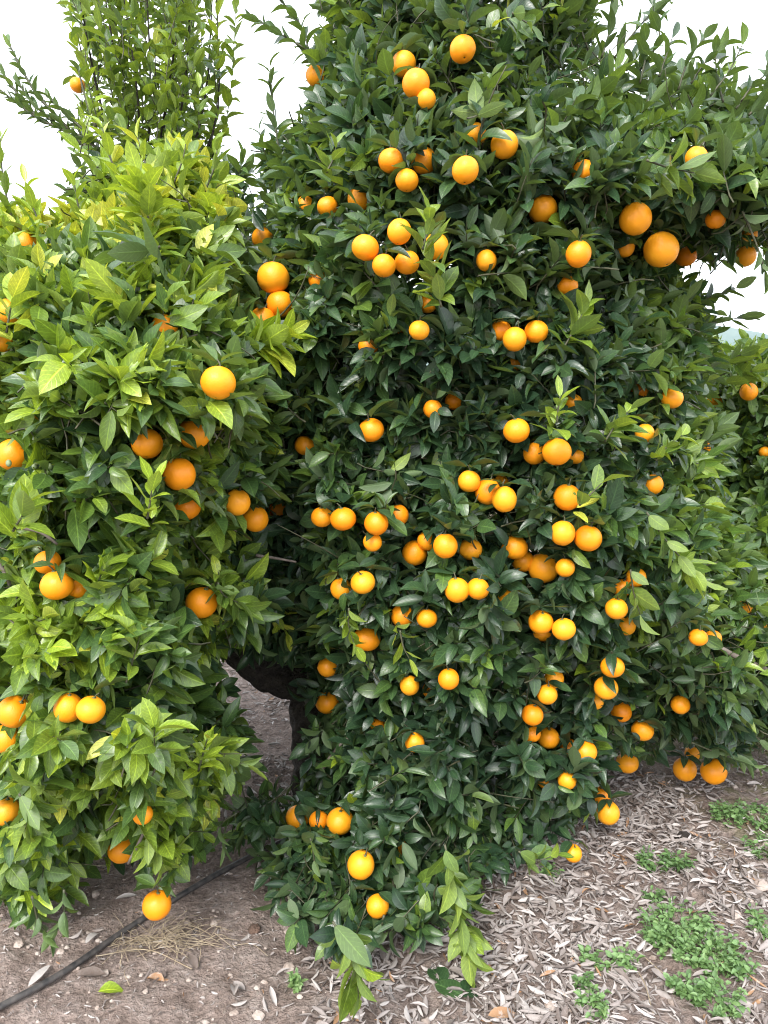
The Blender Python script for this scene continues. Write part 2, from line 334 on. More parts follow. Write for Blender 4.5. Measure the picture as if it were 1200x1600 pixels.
# ------------------------------------------------------------------ oranges: pixel, radius, how much shows, tree, label
C_, L_, T_, R_ = 'centre', 'left', 'tall', 'right'
ORANGES = [
 # tall tree at the back and left tree
 (121,133,12,'f',T_,'small orange alone against the white sky, high on the tall thin tree'),
 (40,382,18,'s',L_,'orange sliver deep in yellow green leaves near the left edge, above the others there'),
 (15,486,20,'p',L_,'orange at the left edge behind a yellow leaf, above a smaller sliver'),
 (2,533,17,'p',L_,'orange sliver cut by the left edge just below another behind a yellow leaf'),
 (257,511,20,'s',L_,'orange sliver low in the yellow green upper leaves, left of the lime shoot'),
 (341,598,27,'f',L_,'large bare orange alone below the lime shoot where the two trees meet'),
 (230,693,24,'f',L_,'left orange of the three grouped above the lime young sprig'),
 (304,677,25,'p',L_,'right upper orange of the three grouped trio, leaf tips crossing its left side'),
 (280,741,26,'f',L_,'bare lowest orange of the three grouped trio on the light green tree'),
 (292,792,22,'p',L_,'orange half under leaves directly below the grouped trio'),
 (371,785,20,'f',L_,'upper left orange of the row of three over the dark gap'),
 (399,811,21,'f',L_,'middle orange of the row of three over the dark gap, hanging lowest'),
 (435,797,18,'p',L_,'right orange of the row of three over the dark gap, a leaf across it'),
 (54,657,18,'s',L_,'orange sliver beside a hanging leaf above the half covered orange at left edge'),
 (22,711,26,'p',L_,'big orange at left edge half covered by one broad leaf, above green buds'),
 (74,878,20,'p',L_,'orange tucked under leaves just above the bigger one left of the lime sprig'),
 (89,914,25,'p',L_,'big orange left of the lime sprig, leaves over its top'),
 (124,921,15,'p',L_,'small dim orange squeezed right of the big one, under the lime sprig'),
 (315,942,24,'f',L_,'single bright orange beside rosettes, left of the dark gap between trees'),
 (22,1112,25,'f',L_,'big orange at left edge resting on another one below it'),
 (10,1154,23,'p',L_,'lower orange at left edge directly under a bigger one'),
 (107,1106,22,'p',L_,'left orange of the low touching pair, leaf across its left half'),
 (142,1109,23,'f',L_,'right orange of the low touching pair with a leaf tip on its middle'),
 (10,1268,22,'f',L_,'orange cut by the left edge low down, alone'),
 (223,1272,16,'p',L_,'half hidden orange sliver in hanging leaves above the lowest orange'),
 (190,1328,21,'p',L_,'dim orange among hanging leaves, left and above the lowest orange'),
 (245,1414,23,'f',L_,'lowest orange of the light green tree, hanging over the black pipe'),
 # centre tree: top
 (495,119,17,'p',C_,'orange half behind leaves at the upper left, alone near the sky'),
 (631,100,19,'f',C_,'upper orange of the three stacked high in the dark tree'),
 (650,131,22,'f',C_,'front middle orange of the three stacked high in the dark tree'),
 (666,155,14,'p',C_,'small lowest orange peeping from behind the stack of three high up'),
 (723,77,20,'f',C_,'topmost orange, alone high in the dark tree'),
 (743,210,18,'s',C_,'orange sliver behind leaves just left of the orange by the grey limb'),
 (788,226,22,'f',C_,'bare orange at the end of the grey limb, high right of centre'),
 (727,266,21,'f',C_,'round bare orange hanging below left of the grey limb'),
 (611,251,20,'f',C_,'left orange of the triangle of three below the high stack'),
 (662,251,20,'p',C_,'right orange of the triangle of three below the high stack'),
 (636,282,18,'p',C_,'bottom orange of the triangle of three below the high stack'),
 (563,311,20,'p',C_,'orange with a leaf tip on its left, left below the triangle of three'),
 (512,323,17,'p',C_,'part hidden orange behind leaves, second from left in its dim row'),
 (477,322,15,'s',C_,'dim reddish orange deep in leaves near the tree left side, high up'),
 (624,362,19,'f',C_,'top orange of the ring of five around a bright shoot'),
 (571,387,21,'f',C_,'leftmost bare orange of the ring of five'),
 (600,415,19,'f',C_,'lowest orange of the ring of five, second from left'),
 (636,410,20,'p',C_,'orange of the ring of five whose right side a bright leaf covers'),
 (681,385,20,'p',C_,'right orange of the ring of five, between two bright green shoots'),
 (760,407,16,'s',C_,'orange sliver deep in shade, right of the ring of five'),
 (848,327,23,'f',C_,'orange with a dark leaf tip cutting its bottom, right of centre'),
 (912,268,18,'s',C_,'shaded orange sliver below the grey limb, right part of crown'),
 (1088,246,17,'p',C_,'lower half of an orange under leaves at the upper right'),
 (993,342,25,'f',C_,'big orange with a dark navel hole at its bottom, upper right'),
 (1033,390,27,'f',C_,'biggest orange, oval, low in the group at upper right'),
 (1071,400,17,'f',C_,'smaller orange touching the right side of the biggest one'),
 (977,386,15,'s',C_,'orange sliver under a leaf between the navel orange and the biggest one'),
 (904,397,20,'p',C_,'orange with a leaf across its left half, right of centre'),
 (887,446,16,'s',C_,'orange sliver behind a broad leaf above the pale green shoot'),
 (1118,343,15,'p',C_,'small shaded orange near the right edge, above the hanging reddish one'),
 (1172,364,13,'p',C_,'tiny reddish orange nearest the right edge at the lobe tip'),
 (1165,400,16,'f',C_,'reddish orange hanging below the lobe against the sky at right'),
 (411,373,18,'p',C_,'orange half in dark leaves above the big one at tree left side'),
 (427,434,25,'f',C_,'big bare orange at the left side of the dark tree, above two others'),
 (438,475,22,'p',C_,'darker orange directly below the big one at tree left side'),
 (410,502,21,'p',C_,'orange above the lime shoot, leaves over its lower side'),
 (497,437,15,'s',C_,'orange sliver under pale leaves, right of the big left side orange'),
 (655,516,16,'f',C_,'small round orange alone below the ring of five'),
 (576,540,16,'p',C_,'orange showing as a wedge between leaves, left below the small round one'),
 (625,520,13,'s',C_,'tiny orange sliver left of the small round one'),
 (668,475,14,'s',C_,'orange sliver just under the bright shoot of the ring'),
 (782,517,17,'p',C_,'left hidden orange of the three under a leaf rosette'),
 (804,530,19,'f',C_,'middle orange of the three under a leaf rosette, hanging lowest'),
 (838,518,19,'p',C_,'right orange of the three under a leaf rosette, left of the pale shoot'),
 (803,567,13,'s',C_,'orange speck under a pale curled leaf below the rosette trio'),
 # centre tree: middle band
 (580,672,20,'f',C_,'bare orange alone in the dark middle with twigs over its top'),
 (477,696,17,'p',C_,'deep shaded orange left of the lone middle one'),
 (676,639,15,'s',C_,'orange wedge among dark leaves, upper right of the lone middle one'),
 (709,627,12,'s',C_,'orange speck among dark leaves above centre'),
 (807,673,20,'f',C_,'top left orange of the slanting trio right of centre'),
 (835,708,18,'p',C_,'middle orange of the slanting trio, set behind the other two'),
 (870,706,22,'f',C_,'right front orange of the slanting trio, bare and round'),
 (898,712,14,'s',C_,'orange sliver hugging the right side of the slanting trio'),
 (733,752,18,'p',C_,'left shaded orange next to the touching front pair in the middle'),
 (762,768,20,'f',C_,'left orange of the touching front pair in the middle'),
 (788,780,20,'f',C_,'right orange of the touching front pair in the middle, nearest viewer'),
 (778,757,17,'s',C_,'orange sliver behind the top of the touching front pair'),
 (886,777,21,'p',C_,'orange beside a bright young leaf, right of the front pair'),
 (503,808,17,'p',C_,'leftmost orange of the long middle row, half behind leaves'),
 (536,811,20,'f',C_,'second orange from left in the long middle row'),
 (588,818,19,'f',C_,'third orange from left in the long middle row'),
 (622,805,17,'p',C_,'orange with a pale leaf across it in the long middle row'),
 (582,847,14,'p',C_,'small orange sliver below the third of the long middle row'),
 (648,864,20,'f',C_,'bare round front orange, left of four in a line at mid height'),
 (668,845,16,'p',C_,'orange peeping out between the round front one and its right neighbour'),
 (696,853,19,'f',C_,'round orange third in the line of four at mid height'),
 (735,858,18,'p',C_,'right orange of the line of four, leaf tips over its top'),
 (804,855,20,'p',C_,'top left orange of the dense bunch of four, right of centre'),
 (817,877,18,'p',C_,'middle back orange of the dense bunch of four'),
 (849,887,24,'f',C_,'largest front orange of the dense bunch of four'),
 (883,887,15,'p',C_,'small right orange of the dense bunch of four'),
 (879,833,20,'f',C_,'left orange of the pair above the dense bunch'),
 (919,841,22,'f',C_,'right bigger orange of the pair above the dense bunch, under a pale leaf'),
 (567,910,19,'f',C_,'bare orange on the left, next to a leaf hidden one, below the long row'),
 (533,920,17,'p',C_,'orange mostly behind a broad leaf, left of its bare neighbour'),
 (714,922,20,'f',C_,'left orange of the close pair below the line of four'),
 (747,920,18,'f',C_,'right orange of the close pair below the line of four'),
 (791,938,16,'p',C_,'single orange right of the close pair, dark leaf on its left'),
 (629,962,19,'p',C_,'left orange of the low pair above the pale dry leaves'),
 (667,966,16,'p',C_,'right orange of the low pair above the pale dry leaves'),
 (573,998,21,'p',C_,'orange behind small bright green leaves at lower left of the tree'),
 (845,972,20,'f',C_,'left orange of the twin pair beside the black hollow'),
 (881,983,18,'f',C_,'right orange of the twin pair beside the black hollow'),
 (848,988,15,'s',C_,'orange sliver showing under the left one of the twin pair'),
 # centre tree: right side
 (998,610,15,'s',C_,'orange wedge under a dark leaf at the right shoulder'),
 (1050,622,17,'p',C_,'pointed looking orange under leaves at the right shoulder'),
 (1020,757,16,'p',C_,'orange cupped by leaves on the right side at mid height'),
 (1007,677,15,'s',C_,'orange slivers between leaves right of the bright shoots'),
 (956,722,15,'s',C_,'orange slivers in leaf tips right of the slanting trio'),
 (895,629,13,'s',C_,'orange speck by a bright shoot above the slanting trio'),
 (994,902,16,'p',C_,'shaded orange above the drooping pale leaves on the right'),
 (971,919,15,'s',C_,'orange sliver left of the drooping pale leaves'),
 (963,951,18,'p',C_,'orange left below the drooping pale leaves on the right side'),
 (977,977,16,'s',C_,'orange wedges directly below the one by the drooping pale leaves'),
 (1091,996,14,'p',C_,'left half of the orange split by a folded leaf at far right branch'),
 (1114,997,11,'s',C_,'thin orange sliver right of the folded leaf at far right branch'),
 # centre tree: lower right
 (957,1042,18,'f',C_,'top bare orange of the column at lower right'),
 (947,1075,18,'p',C_,'second orange of the lower right column, leaf teeth over its top'),
 (929,1096,14,'s',C_,'orange slivers left of the lower right column'),
 (970,1112,17,'p',C_,'third orange of the lower right column, offset to the right'),
 (1004,1141,17,'p',C_,'shaded orange with a leaf notch, right end of the lower right column'),
 (866,1060,15,'p',C_,'upper orange of the four falling in a line, low right of centre'),
 (855,1085,16,'f',C_,'second orange of the four falling in a line, low right of centre'),
 (832,1117,17,'f',C_,'orange split by a dark leaf blade, third of the falling line'),
 (857,1153,17,'p',C_,'lowest orange of the falling line, leaf over its top'),
 (831,1146,14,'s',C_,'orange sliver between the split orange and the one below it'),
 (914,1175,18,'p',C_,'orange with notched top at the lower right skirt'),
 (889,1168,14,'s',C_,'orange sliver left of the notched one at the skirt'),
 (886,1219,15,'p',C_,'orange low in the skirt, under the notched one'),
 (852,1220,13,'s',C_,'orange speck left of the low skirt orange'),
 (980,1192,17,'p',C_,'orange behind leaves at the skirt edge, above bare litter'),
 (950,1270,18,'p',C_,'orange hanging lowest at the right skirt edge over dry leaves'),
 (940,1243,14,'s',C_,'orange sliver just above the lowest skirt edge orange'),
 (895,1333,14,'s',C_,'orange bottom nearly touching the dry leaves under the skirt'),
 (1063,1101,15,'p',C_,'orange wedge in dark leaves on the far right low branch'),
 (1070,1202,18,'p',C_,'left orange of the hanging pair over the ground at far right'),
 (1115,1205,20,'f',C_,'right orange of the hanging pair over the ground at far right'),
 (1082,1177,12,'s',C_,'orange sliver above the hanging pair at far right'),
 # centre tree: lower left
 (512,1042,16,'p',C_,'small orange under leaves beside the trunk, upper of two'),
 (511,1097,18,'f',C_,'bare orange beside the trunk, lower of two'),
 (640,1071,15,'p',C_,'left orange of the low middle pair with a leaf between'),
 (701,1061,17,'p',C_,'right orange of the low middle pair, leaf on its left'),
 (672,1078,12,'s',C_,'orange speck under a leaf within the low middle pair'),
 (588,1138,16,'s',C_,'orange sliver by a thin grey stem low in the tree'),
 (648,1160,15,'p',C_,'single small orange low in the middle under a leaf'),
 (465,1277,19,'p',C_,'left orange of three near the ground, leaf across it'),
 (498,1282,15,'p',C_,'small middle orange of three near the ground'),
 (531,1283,21,'f',C_,'right biggest orange of three near the ground'),
 (564,1351,22,'f',C_,'orange near the ground with a dark leaf on its face'),
 (628,1327,14,'s',C_,'orange slivers behind hanging leaves near the ground'),
 (590,1416,18,'p',C_,'lowest orange of the dark tree, almost at soil level'),
 # tree on the right behind
 (1104,698,14,'p',R_,'round orange at the left side of the tree behind on the right'),
 (1170,612,14,'p',R_,'orange at the top of the tree behind on the right, by bright leaves'),
 (1114,627,14,'s',R_,'shaded orange in dark leaves near the top of the tree behind right'),
 (1166,951,9,'f',R_,'tiny round orange far right, lower of a small pair'),
 (1152,936,9,'p',R_,'tiny orange far right, upper of a small pair'),
 (1194,976,9,'p',R_,'tiny orange at the very right edge below the small pair'),
 (1131,893,9,'s',R_,'tiny orange speck right of the bright drooping shoot'),
 (1195,706,9,'p',R_,'tiny orange at the very right edge, level with the bright shoots'),
]

# ------------------------------------------------------------------ crown volumes
POLY = {
 C_: [(500,-140),(492,30),(470,75),(450,120),(430,190),(425,270),(400,310),(385,370),(340,440),(290,560),(290,700),(320,800),(350,900),(375,1000),(430,1040),(472,1055),(490,1120),(500,1185),(440,1230),(365,1250),(375,1330),(415,1420),(490,1470),(560,1480),(640,1440),(700,1450),(750,1390),(810,1340),(880,1320),(940,1270),(950,1225),(1030,1160),(1110,1190),(1200,1180),(1290,1130),(1290,930),(1220,920),(1180,840),(1140,720),(1130,620),(1140,520),(1090,470),(1050,425),(1160,385),(1290,345),(1290,130),(1190,135),(1140,130),(1080,120),(1010,110),(950,60),(925,-140)],
 L_: [(-80,250),(15,320),(95,345),(140,300),(165,232),(225,245),(280,238),(335,265),(365,330),(380,420),(385,490),(450,520),(460,600),(450,700),(455,780),(400,840),(375,880),(425,960),(385,985),(368,1008),(352,1060),(374,1140),(402,1195),(372,1248),(315,1290),(262,1375),(205,1340),(140,1350),(100,1410),(50,1430),(-80,1390)],
 T_: [(130,-120),(130,60),(150,150),(165,210),(190,300),(330,300),(350,220),(330,130),(350,40),(350,-120)],
 R_: [(1060,640),(1085,555),(1140,525),(1190,530),(1330,510),(1330,1130),(1120,1120),(1060,1000),(1040,820)],
 'far': [(1085,505),(1125,508),(1165,530),(1215,565),(1420,560),(1420,690),(1080,690)],
}
SPEC = {  # axis depth, half thickness, edge distance at which it is full
 C_: (2.95, .95, 300), L_: (2.42, .74, 240), T_: (3.7, .40, 110), R_: (4.0, .75, 170), 'far': (8.0, .9, 90)}
def edge_dist(poly, x, y):
    """distance inside the outline, negative outside"""
    p = np.array(poly, float); q = np.roll(p, -1, 0); d = np.full(x.shape, 1e9); ins = np.zeros(x.shape, bool)
    for (x0, y0), (x1, y1) in zip(p, q):
        ex, ey = x1 - x0, y1 - y0; t = np.clip(((x - x0) * ex + (y - y0) * ey) / (ex * ex + ey * ey), 0, 1)
        d = np.minimum(d, np.hypot(x - x0 - t * ex, y - y0 - t * ey))
        c = ((y0 > y) != (y1 > y)); ins ^= c & (x < (x1 - x0) * (y - y0) / (y1 - y0 + 1e-12) + x0)
    return np.where(ins, d, -d)
def sstep(a, b, x):
    t = np.clip((x - a) / (b - a), 0, 1); return t * t * (3 - 2 * t)
def front_back(tree, px, py, lumps=True):
    Yc, Rm, em = SPEC[tree]
    e = edge_dist(POLY[tree], px, py)
    if lumps:
        q0 = np.stack([px / 70., py / 70., np.full_like(px, 3.)], -1); e = e + np.where(e < 60, 22 * noise(q0, 1.3, 5), 0)
    k = np.clip(e / em, 0, 1); h = Rm * np.sqrt(np.maximum(1 - (1 - k) ** 2, 0))
    yc = np.full(px.shape, Yc)
    if tree == C_: yc = yc - .14 * sstep(760, 1080, px) * sstep(680, 300, py) + .22 * sstep(250, -50, py) - .15 * sstep(1000, 1300, py)
    if tree == L_: yc = yc + .25 * sstep(600, 300, py) - .08 * sstep(900, 1300, py)
    d = rays(px, py); gY = np.where(d[..., 2] < -.05, CAM_H / np.maximum(-d[..., 2], .05), 99.) * d[..., 1]
    f = yc - h
    if lumps:
        q = np.stack([px / 100., py / 100., np.zeros_like(px)], -1)
        f = f + (.085 * noise(q, 1.1, 2) + .075 * noise(q, 2.6, 4)) * (1.25 if tree == L_ else 1.)
    f = np.minimum(f, gY - .16)
    return f, yc + h * .9, e
def sample_crown(tree, nspr, margin=14, g=rng, deep=.13, mixfrac=.35, hole=.0):
    p = np.array(POLY[tree]); lo, hi = p.min(0), p.max(0); out = []; got = 0
    while got < nspr:
        m = nspr
        px = g.uniform(lo[0], hi[0], m); py = g.uniform(lo[1], hi[1], m)
        f, b, e = front_back(tree, px, py)
        Y = np.where(g.random(m) < mixfrac, f + (b - f) * g.random(m), f + .0 + g.exponential(deep, m))
        P = at(px, py, Y); ok = (e > margin) & (Y < b + .05) & (P[:, 2] > .05)
        ok &= noise(P, 5.5, 3) > -1.1 + hole
        if tree == C_: ok &= g.random(m) > .62 * np.maximum(sstep(800, 900, px) * sstep(330, 120, py), np.maximum(sstep(520, 430, px) * sstep(300, 150, py), .6 * sstep(170, 40, py)))
        if tree == L_: ok &= g.random(m) > .45 * sstep(980, 1080, py)
        out.append(np.concatenate([P, px[:, None], py[:, None], (Y - f)[:, None]], 1)[ok]); got += ok.sum()
    o = np.concatenate(out)[:nspr]; return o[:, :3], o[:, 3], o[:, 4], o[:, 5]

# ------------------------------------------------------------------ orange positions
OR = []
for (px, py, r, fl, tr, lab) in ORANGES:
    f, b, e = front_back(tr, np.array([float(px)]), np.array([float(py)]))
    f = f[0]
    Yo = f + {'f': -.06, 'p': -.015, 's': .06}[fl]
    rp = r
    c = at(np.array(px), np.array(py), np.array(Yo)); dep = proj(c[None])[2][0]
    rad = rp * dep / F_PX
    if rad > .047 or rad < .029:                       # keep the fruit a real size: move it along its sight line instead
        tgt = .047 if rad > .047 else .029
        Yo = max(Yo * (tgt / rad), Yo - .5) if rad > tgt else Yo
        c = at(np.array(px), np.array(py), np.array(Yo)); rad = min(rp * proj(c[None])[2][0] / F_PX, .050); rad = max(rad, .024)
    OR.append((c, rad, fl, tr, lab, px, py, r))
OC = np.array([o[0] for o in OR]); ORAD = np.array([o[1] for o in OR])
ODEP = proj(OC)[2]; OKF = np.array([{'f': .80, 'p': .52, 's': .42}[o[2]] for o in OR])
OPX = np.array([o[5] for o in OR], float); OPY = np.array([o[6] for o in OR], float); ORP = ORAD / ODEP * F_PX
def cull(A, keep):
    """leaves that would grow through a fruit, or hang over the exposed face of one, are not there"""
    D = unit(A['D']); N = unit(A['N'] - (A['N'] * D).sum(-1, keepdims=True) * D); B = np.cross(D, N)
    bad = np.zeros(len(D), bool)
    for s, w in ((.08, 0), (.4, -.42), (.4, .42), (.4, 0), (.7, -.3), (.7, .3), (1., 0)):
        Q = A['P'] + D * (A['L'] * s)[:, None] - N * (A['L'] * .14 * s * s)[:, None] + B * (A['W'] * w)[:, None]
        x, y, dep = proj(Q)
        for i in range(len(OC)):
            near = np.abs(x - OPX[i]) < ORP[i] * 1.1
            idx = np.nonzero(near)[0]
            if not len(idx): continue
            r2 = np.hypot(x[idx] - OPX[i], y[idx] - OPY[i])
            hit = (r2 < ORP[i] * OKF[i]) & (dep[idx] < ODEP[i]) & ~keep[idx]
            hit |= np.linalg.norm(Q[idx] - OC[i], axis=1) < ORAD[i] * .97
            bad[idx] |= hit
    return ~bad

# ------------------------------------------------------------------ trees
def limb(parent, pts, r0, r1, name='branch', k=9, m=BARK, n=26, sub=0, label=None):
    P = spline(pts, n); P = P + np.cumsum(rng.normal(0, r0 * .10, P.shape), 0) * np.linspace(0, .6, n)[:, None] * .3
    mb = MB(); mb.tube(P, r0 + (r1 - r0) * np.linspace(0, 1, n) ** .8, k, .20)
    o = mb.build(name, m, parent)
    if label: o['label'] = label
    return o
def path_px(pts, Y):                              # list of (px,py[,Y]) to world
    return np.array([at(np.array(float(p[0])), np.array(float(p[1])), np.array(float(p[2] if len(p) > 2 else Y))) for p in pts])
def shoot_on(lv, tw, pts, tint, length=.075, gap=.020, up=.4, g=rng, alpha=.75, r=.0035, aspect=.42):
    """a long leafy shoot: leaves spaced along a stem"""
    P = spline(pts, 40); seg = np.concatenate([[0], np.cumsum(np.linalg.norm(np.diff(P, axis=0), axis=1))])
    m = max(int(seg[-1] / gap), 4); s = np.linspace(.04, 1, m) * seg[-1]
    Q = np.stack([np.interp(s, seg, P[:, k]) for k in range(3)], -1); Tn = unit(np.gradient(Q, axis=0))
    az = np.arange(m) * 2.39996 + g.uniform(-.4, .4, m); ref = unit(np.cross(Tn, np.array([.2, .35, .9]))); b2 = np.cross(Tn, ref)
    rad = ref * np.cos(az)[:, None] + b2 * np.sin(az)[:, None]
    al = alpha * g.uniform(.7, 1.25, m) * np.linspace(1.15, .55, m)
    d = unit(Tn * np.cos(al)[:, None] + rad * np.sin(al)[:, None] + g.normal(0, .10, (m, 3)) + np.array([0, 0, -.10]))
    nn = Tn * .8 - rad * .5 + np.array([0, -.25, up]) + g.normal(0, .2, (m, 3))
    L = length * g.uniform(.7, 1.2, m) * np.linspace(1.0, .8, m)
    lv.add(Q, d, nn, L, L * g.uniform(aspect - .06, aspect + .07, m), np.clip(tint + g.normal(0, .06, m) + np.linspace(-.06, .08, m), 0, 1))
    tw.append(('path', P, r))
def twig_tubes(mb, tw, g=rng, inward=.025, centre=None):
    for it in tw:
        if isinstance(it[0], str): mb.tube(it[1][::3], np.linspace(it[2], it[2] * .4, len(it[1][::3])), 5); continue
        P, D = it; n = len(P)
        c = P - D * inward + g.normal(0, .008, (n, 3)); e = P + D * .10; r0, r1 = .0026, .0011
        B = unit(np.cross(D, np.array([.3, .1, .9]))); C = np.cross(D, B); V = []
        for q, r in ((c, r0), (P, .0027), (e, r1)):
            for a in (0, 2.094, 4.189): V.append(q + (B * math.cos(a) + C * math.sin(a)) * r)
        V = np.stack(V, 1).reshape(-1, 3); f = []
        for s in (0, 3):
            for a in range(3): f.append([s + a, s + (a + 1) % 3, s + 3 + (a + 1) % 3, s + 3 + a])
        mb.add(V, [], (np.array(f)[None] + (np.arange(n) * 9)[:, None, None]).reshape(-1, 4))
def crown(root, lv, tw, name='crown', low=False, label=None):
    A, keep = lv.arrays(); ok = cull(A, keep) & (A['P'][:, 2] + (unit(A['D']) * A['L'][:, None])[:, 2] > .015)
    A = {k: v[ok] for k, v in A.items()}
    V, f3, f4, at_ = leaf_verts(A, low); mb = MB(); mb.add(V, f3, f4, at_); n3 = len(f3); n4 = len(f4)
    tc = []
    for it in tw:
        if isinstance(it[0], str): tc.append(it); continue
        ok2 = np.ones(len(it[0]), bool)
        for s in (-.07, -.02, .03, .11):
            Q = it[0] + it[1] * s; x, y, dep = proj(Q)
            for i in range(len(OC)): ok2 &= ~((np.hypot(x - OPX[i], y - OPY[i]) < ORP[i] * 1.15) & (dep < ODEP[i] + .02))
        tc.append((it[0][ok2], it[1][ok2]))
    twig_tubes(mb, tc)
    V = np.concatenate(mb.V); F3 = np.concatenate(mb.f3); F4 = np.concatenate(mb.f4); At = np.concatenate(mb.A)
    mi = np.concatenate([np.zeros(n3), np.ones(len(F3) - n3), np.zeros(n4), np.ones(len(F4) - n4)])
    o = new_mesh(name, V, F3, F4, [LEAF, TWIG], root, True, {'leaf': At}, mi)
    if label: o['label'] = label
    return o
def fruit_leaves(lv, tree, tint):
    for (c, rad, fl, tr, lab, px, py, r) in OR:
        if tr != tree: continue
        top = c + np.array([0, .012, rad * .98]); k = rng.integers(3, 6)
        az = rng.uniform(0, 6.28) + np.arange(k) * 6.283 / k + rng.normal(0, .3, k)
        if fl == 'f' and rng.random() < .6: az = np.where(np.sin(az) < -.35, -az, az)      # keep the open face open
        d = np.stack([np.cos(az), np.sin(az), rng.uniform(-.25, .6, k)], -1)
        n_ = np.array([0, 0, 1.]) + rng.normal(0, .25, (k, 3)); L = rng.uniform(.055, .09, k)
        lv.add(top + unit(d) * .006 + np.array([0, 0, .006]), unit(d), n_, L, L * rng.uniform(.38, .5, k), np.clip(tint + rng.normal(0, .06, k), 0, 1), keep=True)
def out_dir(P, cx, cy, g, zmid, zr, outw=.8, upw=.35, rnd=.42):
    o = np.stack([P[:, 0] - cx, P[:, 1] - cy, np.zeros(len(P))], -1); o = unit(o)
    z = np.clip((P[:, 2] - zmid) / zr, -1, 1)
    return unit(o * outw * np.sqrt(np.maximum(1 - .6 * z ** 2, .2))[:, None] + np.array([0, 0, 1.]) * (upw + .55 * z)[:, None] + g.normal(0, rnd, (len(P), 3)))
def special(root, pts, Y, tint, nleaf, length, label, twl=None, up=.5, aspect=.46, name='young_shoot', alpha=.8):
    """a bright young shoot standing out of the crown: a part of its own"""
    lv, tw = Leaves(), []; P = path_px(pts, Y); tot = np.linalg.norm(np.diff(P, axis=0), axis=1).sum()
    shoot_on(lv, tw, P, tint - .04, length, tot / nleaf, up, aspect=aspect, alpha=alpha, r=.003)
    e = unit(P[-1:] - P[-2:-1]) + np.array([[0, -.35, .1]])
    rosettes(lv, P[-1:] - e * .03, unit(e), np.array([tint]), length * 1.05, (max(3, nleaf // 2), max(4, nleaf // 2 + 1)), .05, up=.5, spread=(.45, 1.15), aspect=aspect + .03)
    A, keep = lv.arrays(); V, f3, f4, a_ = leaf_verts(A, fold=(.1, .45)); mb = MB(); mb.add(V, f3, f4, a_); n3, n4 = len(f3), len(f4); twig_tubes(mb, tw)
    F3 = np.concatenate(mb.f3); F4 = np.concatenate(mb.f4)
    mi = np.concatenate([np.zeros(n3), np.ones(len(F3) - n3), np.zeros(n4), np.ones(len(F4) - n4)])
    o = new_mesh(name, np.concatenate(mb.V), F3, F4, [LEAF, TWIG], root, True, {'leaf': np.concatenate(mb.A)}, mi); o['label'] = label
    return o
def fy(tree, px, py, dy=-.06):
    dy = dy - .085 if dy < -.07 else dy
    return float(front_back(tree, np.array([float(px)]), np.array([float(py)]))[0][0]) + dy

def inner_twigs(tw, tree, n):
    p = np.array(POLY[tree]); lo, hi = p.min(0) + 40, p.max(0) - 40; k = 0
    while k < n:
        x, y = rng.uniform(lo, hi); f, b, e = front_back(tree, np.array([x]), np.array([y]))
        if e[0] < 30: continue
        k += 1; Y = f[0] + rng.uniform(.02, .14); a = rng.normal(-1.57, .9); L = rng.uniform(70, 190)
        w = path_px([(x, y, Y + .1), (x + math.cos(a) * L * .5 + rng.normal(0, 18), y + math.sin(a) * L * .5 + rng.normal(0, 10), Y + .02), (x + math.cos(a) * L, y + math.sin(a) * L, Y - .03)], Y)
        if w[:, 2].min() > .06: tw.append(('path', spline(w, 24), rng.uniform(.0016, .0034)))
# ---- centre tree
base = on_ground(np.array(500.), np.array(1235.)); base[1] = 2.75; base[0] = at(np.array(505.), np.array(1235.), np.array(2.75))[0]; base[2] = -.02
centre = empty('orange_tree', base, 'big dark green orange tree full of fruit, its skirt down to the leaf litter', 'orange tree', 'orange trees of the orchard row')
tk = limb(centre, [base, at(np.array(492.), np.array(1130.), np.array(2.74)), at(np.array(500.), np.array(1050.), np.array(2.78)), at(np.array(560.), np.array(950.), np.array(2.9))], .10, .085, 'trunk', 14)
fork = at(np.array(500.), np.array(1060.), np.array(2.78)); crotch = at(np.array(560.), np.array(950.), np.array(2.9))
limb(centre, [fork, at(np.array(440.), np.array(1062.), np.array(2.72)), at(np.array(385.), np.array(1035.), np.array(2.68)), at(np.array(330.), np.array(960.), np.array(2.7)), at(np.array(300.), np.array(850.), np.array(2.8))], .082, .04, label='dark low limb arching left from the trunk')
for tip, r in (((620, 500, 2.95), .045), ((760, 560, 3.05), .05), ((900, 700, 3.0), .045), ((1050, 900, 2.9), .04), ((640, 150, 3.05), .03), ((760, 900, 2.5), .03), ((480, 420, 2.9), .03), ((860, 250, 2.8), .028)):
    e = path_px([tip], 3)[0]; limb(centre, [crotch, (crotch * .5 + e * .5) + np.array([0, 0, -.08]), e], r, r * .35)
limb(centre, path_px([(1010, 300, 2.45), (905, 252, 2.22), (850, 230, 2.22), (800, 205, 2.24), (770, 150, 2.4), (700, 140, 2.45)], 2.4), .012, .006, label='pale grey limb showing between leaves high on the right', m=STEM)
limb(centre, path_px([(1010, 940, 2.45), (1075, 972, 2.35), (1120, 1010, 2.32), (1180, 1040, 2.3), (1260, 1075, 2.3)], 2.4), .012, .007, label='thin grey branch reaching out at the low right', m=STEM)
for pts in ([(505, 1200), (530, 1165), (565, 1140), (610, 1100)], [(545, 770), (575, 735), (592, 715)], [(590, 745), (592, 720), (600, 690)], [(400, 868), (430, 872), (463, 878)], [(575, 1190), (570, 1150), (580, 1105)]):
    limb(centre, path_px(pts, fy(C_, pts[1][0], pts[1][1], .0) if pts[0][0] != 400 else 2.1), .006, .0025, 'branch', 6, STEM, 14)
lv, tw = Leaves(), []
P, px, py, dp = sample_crown(C_, 7000, 12, hole=.42)
cc = at(np.array(740.), np.array(760.), np.array(2.95))
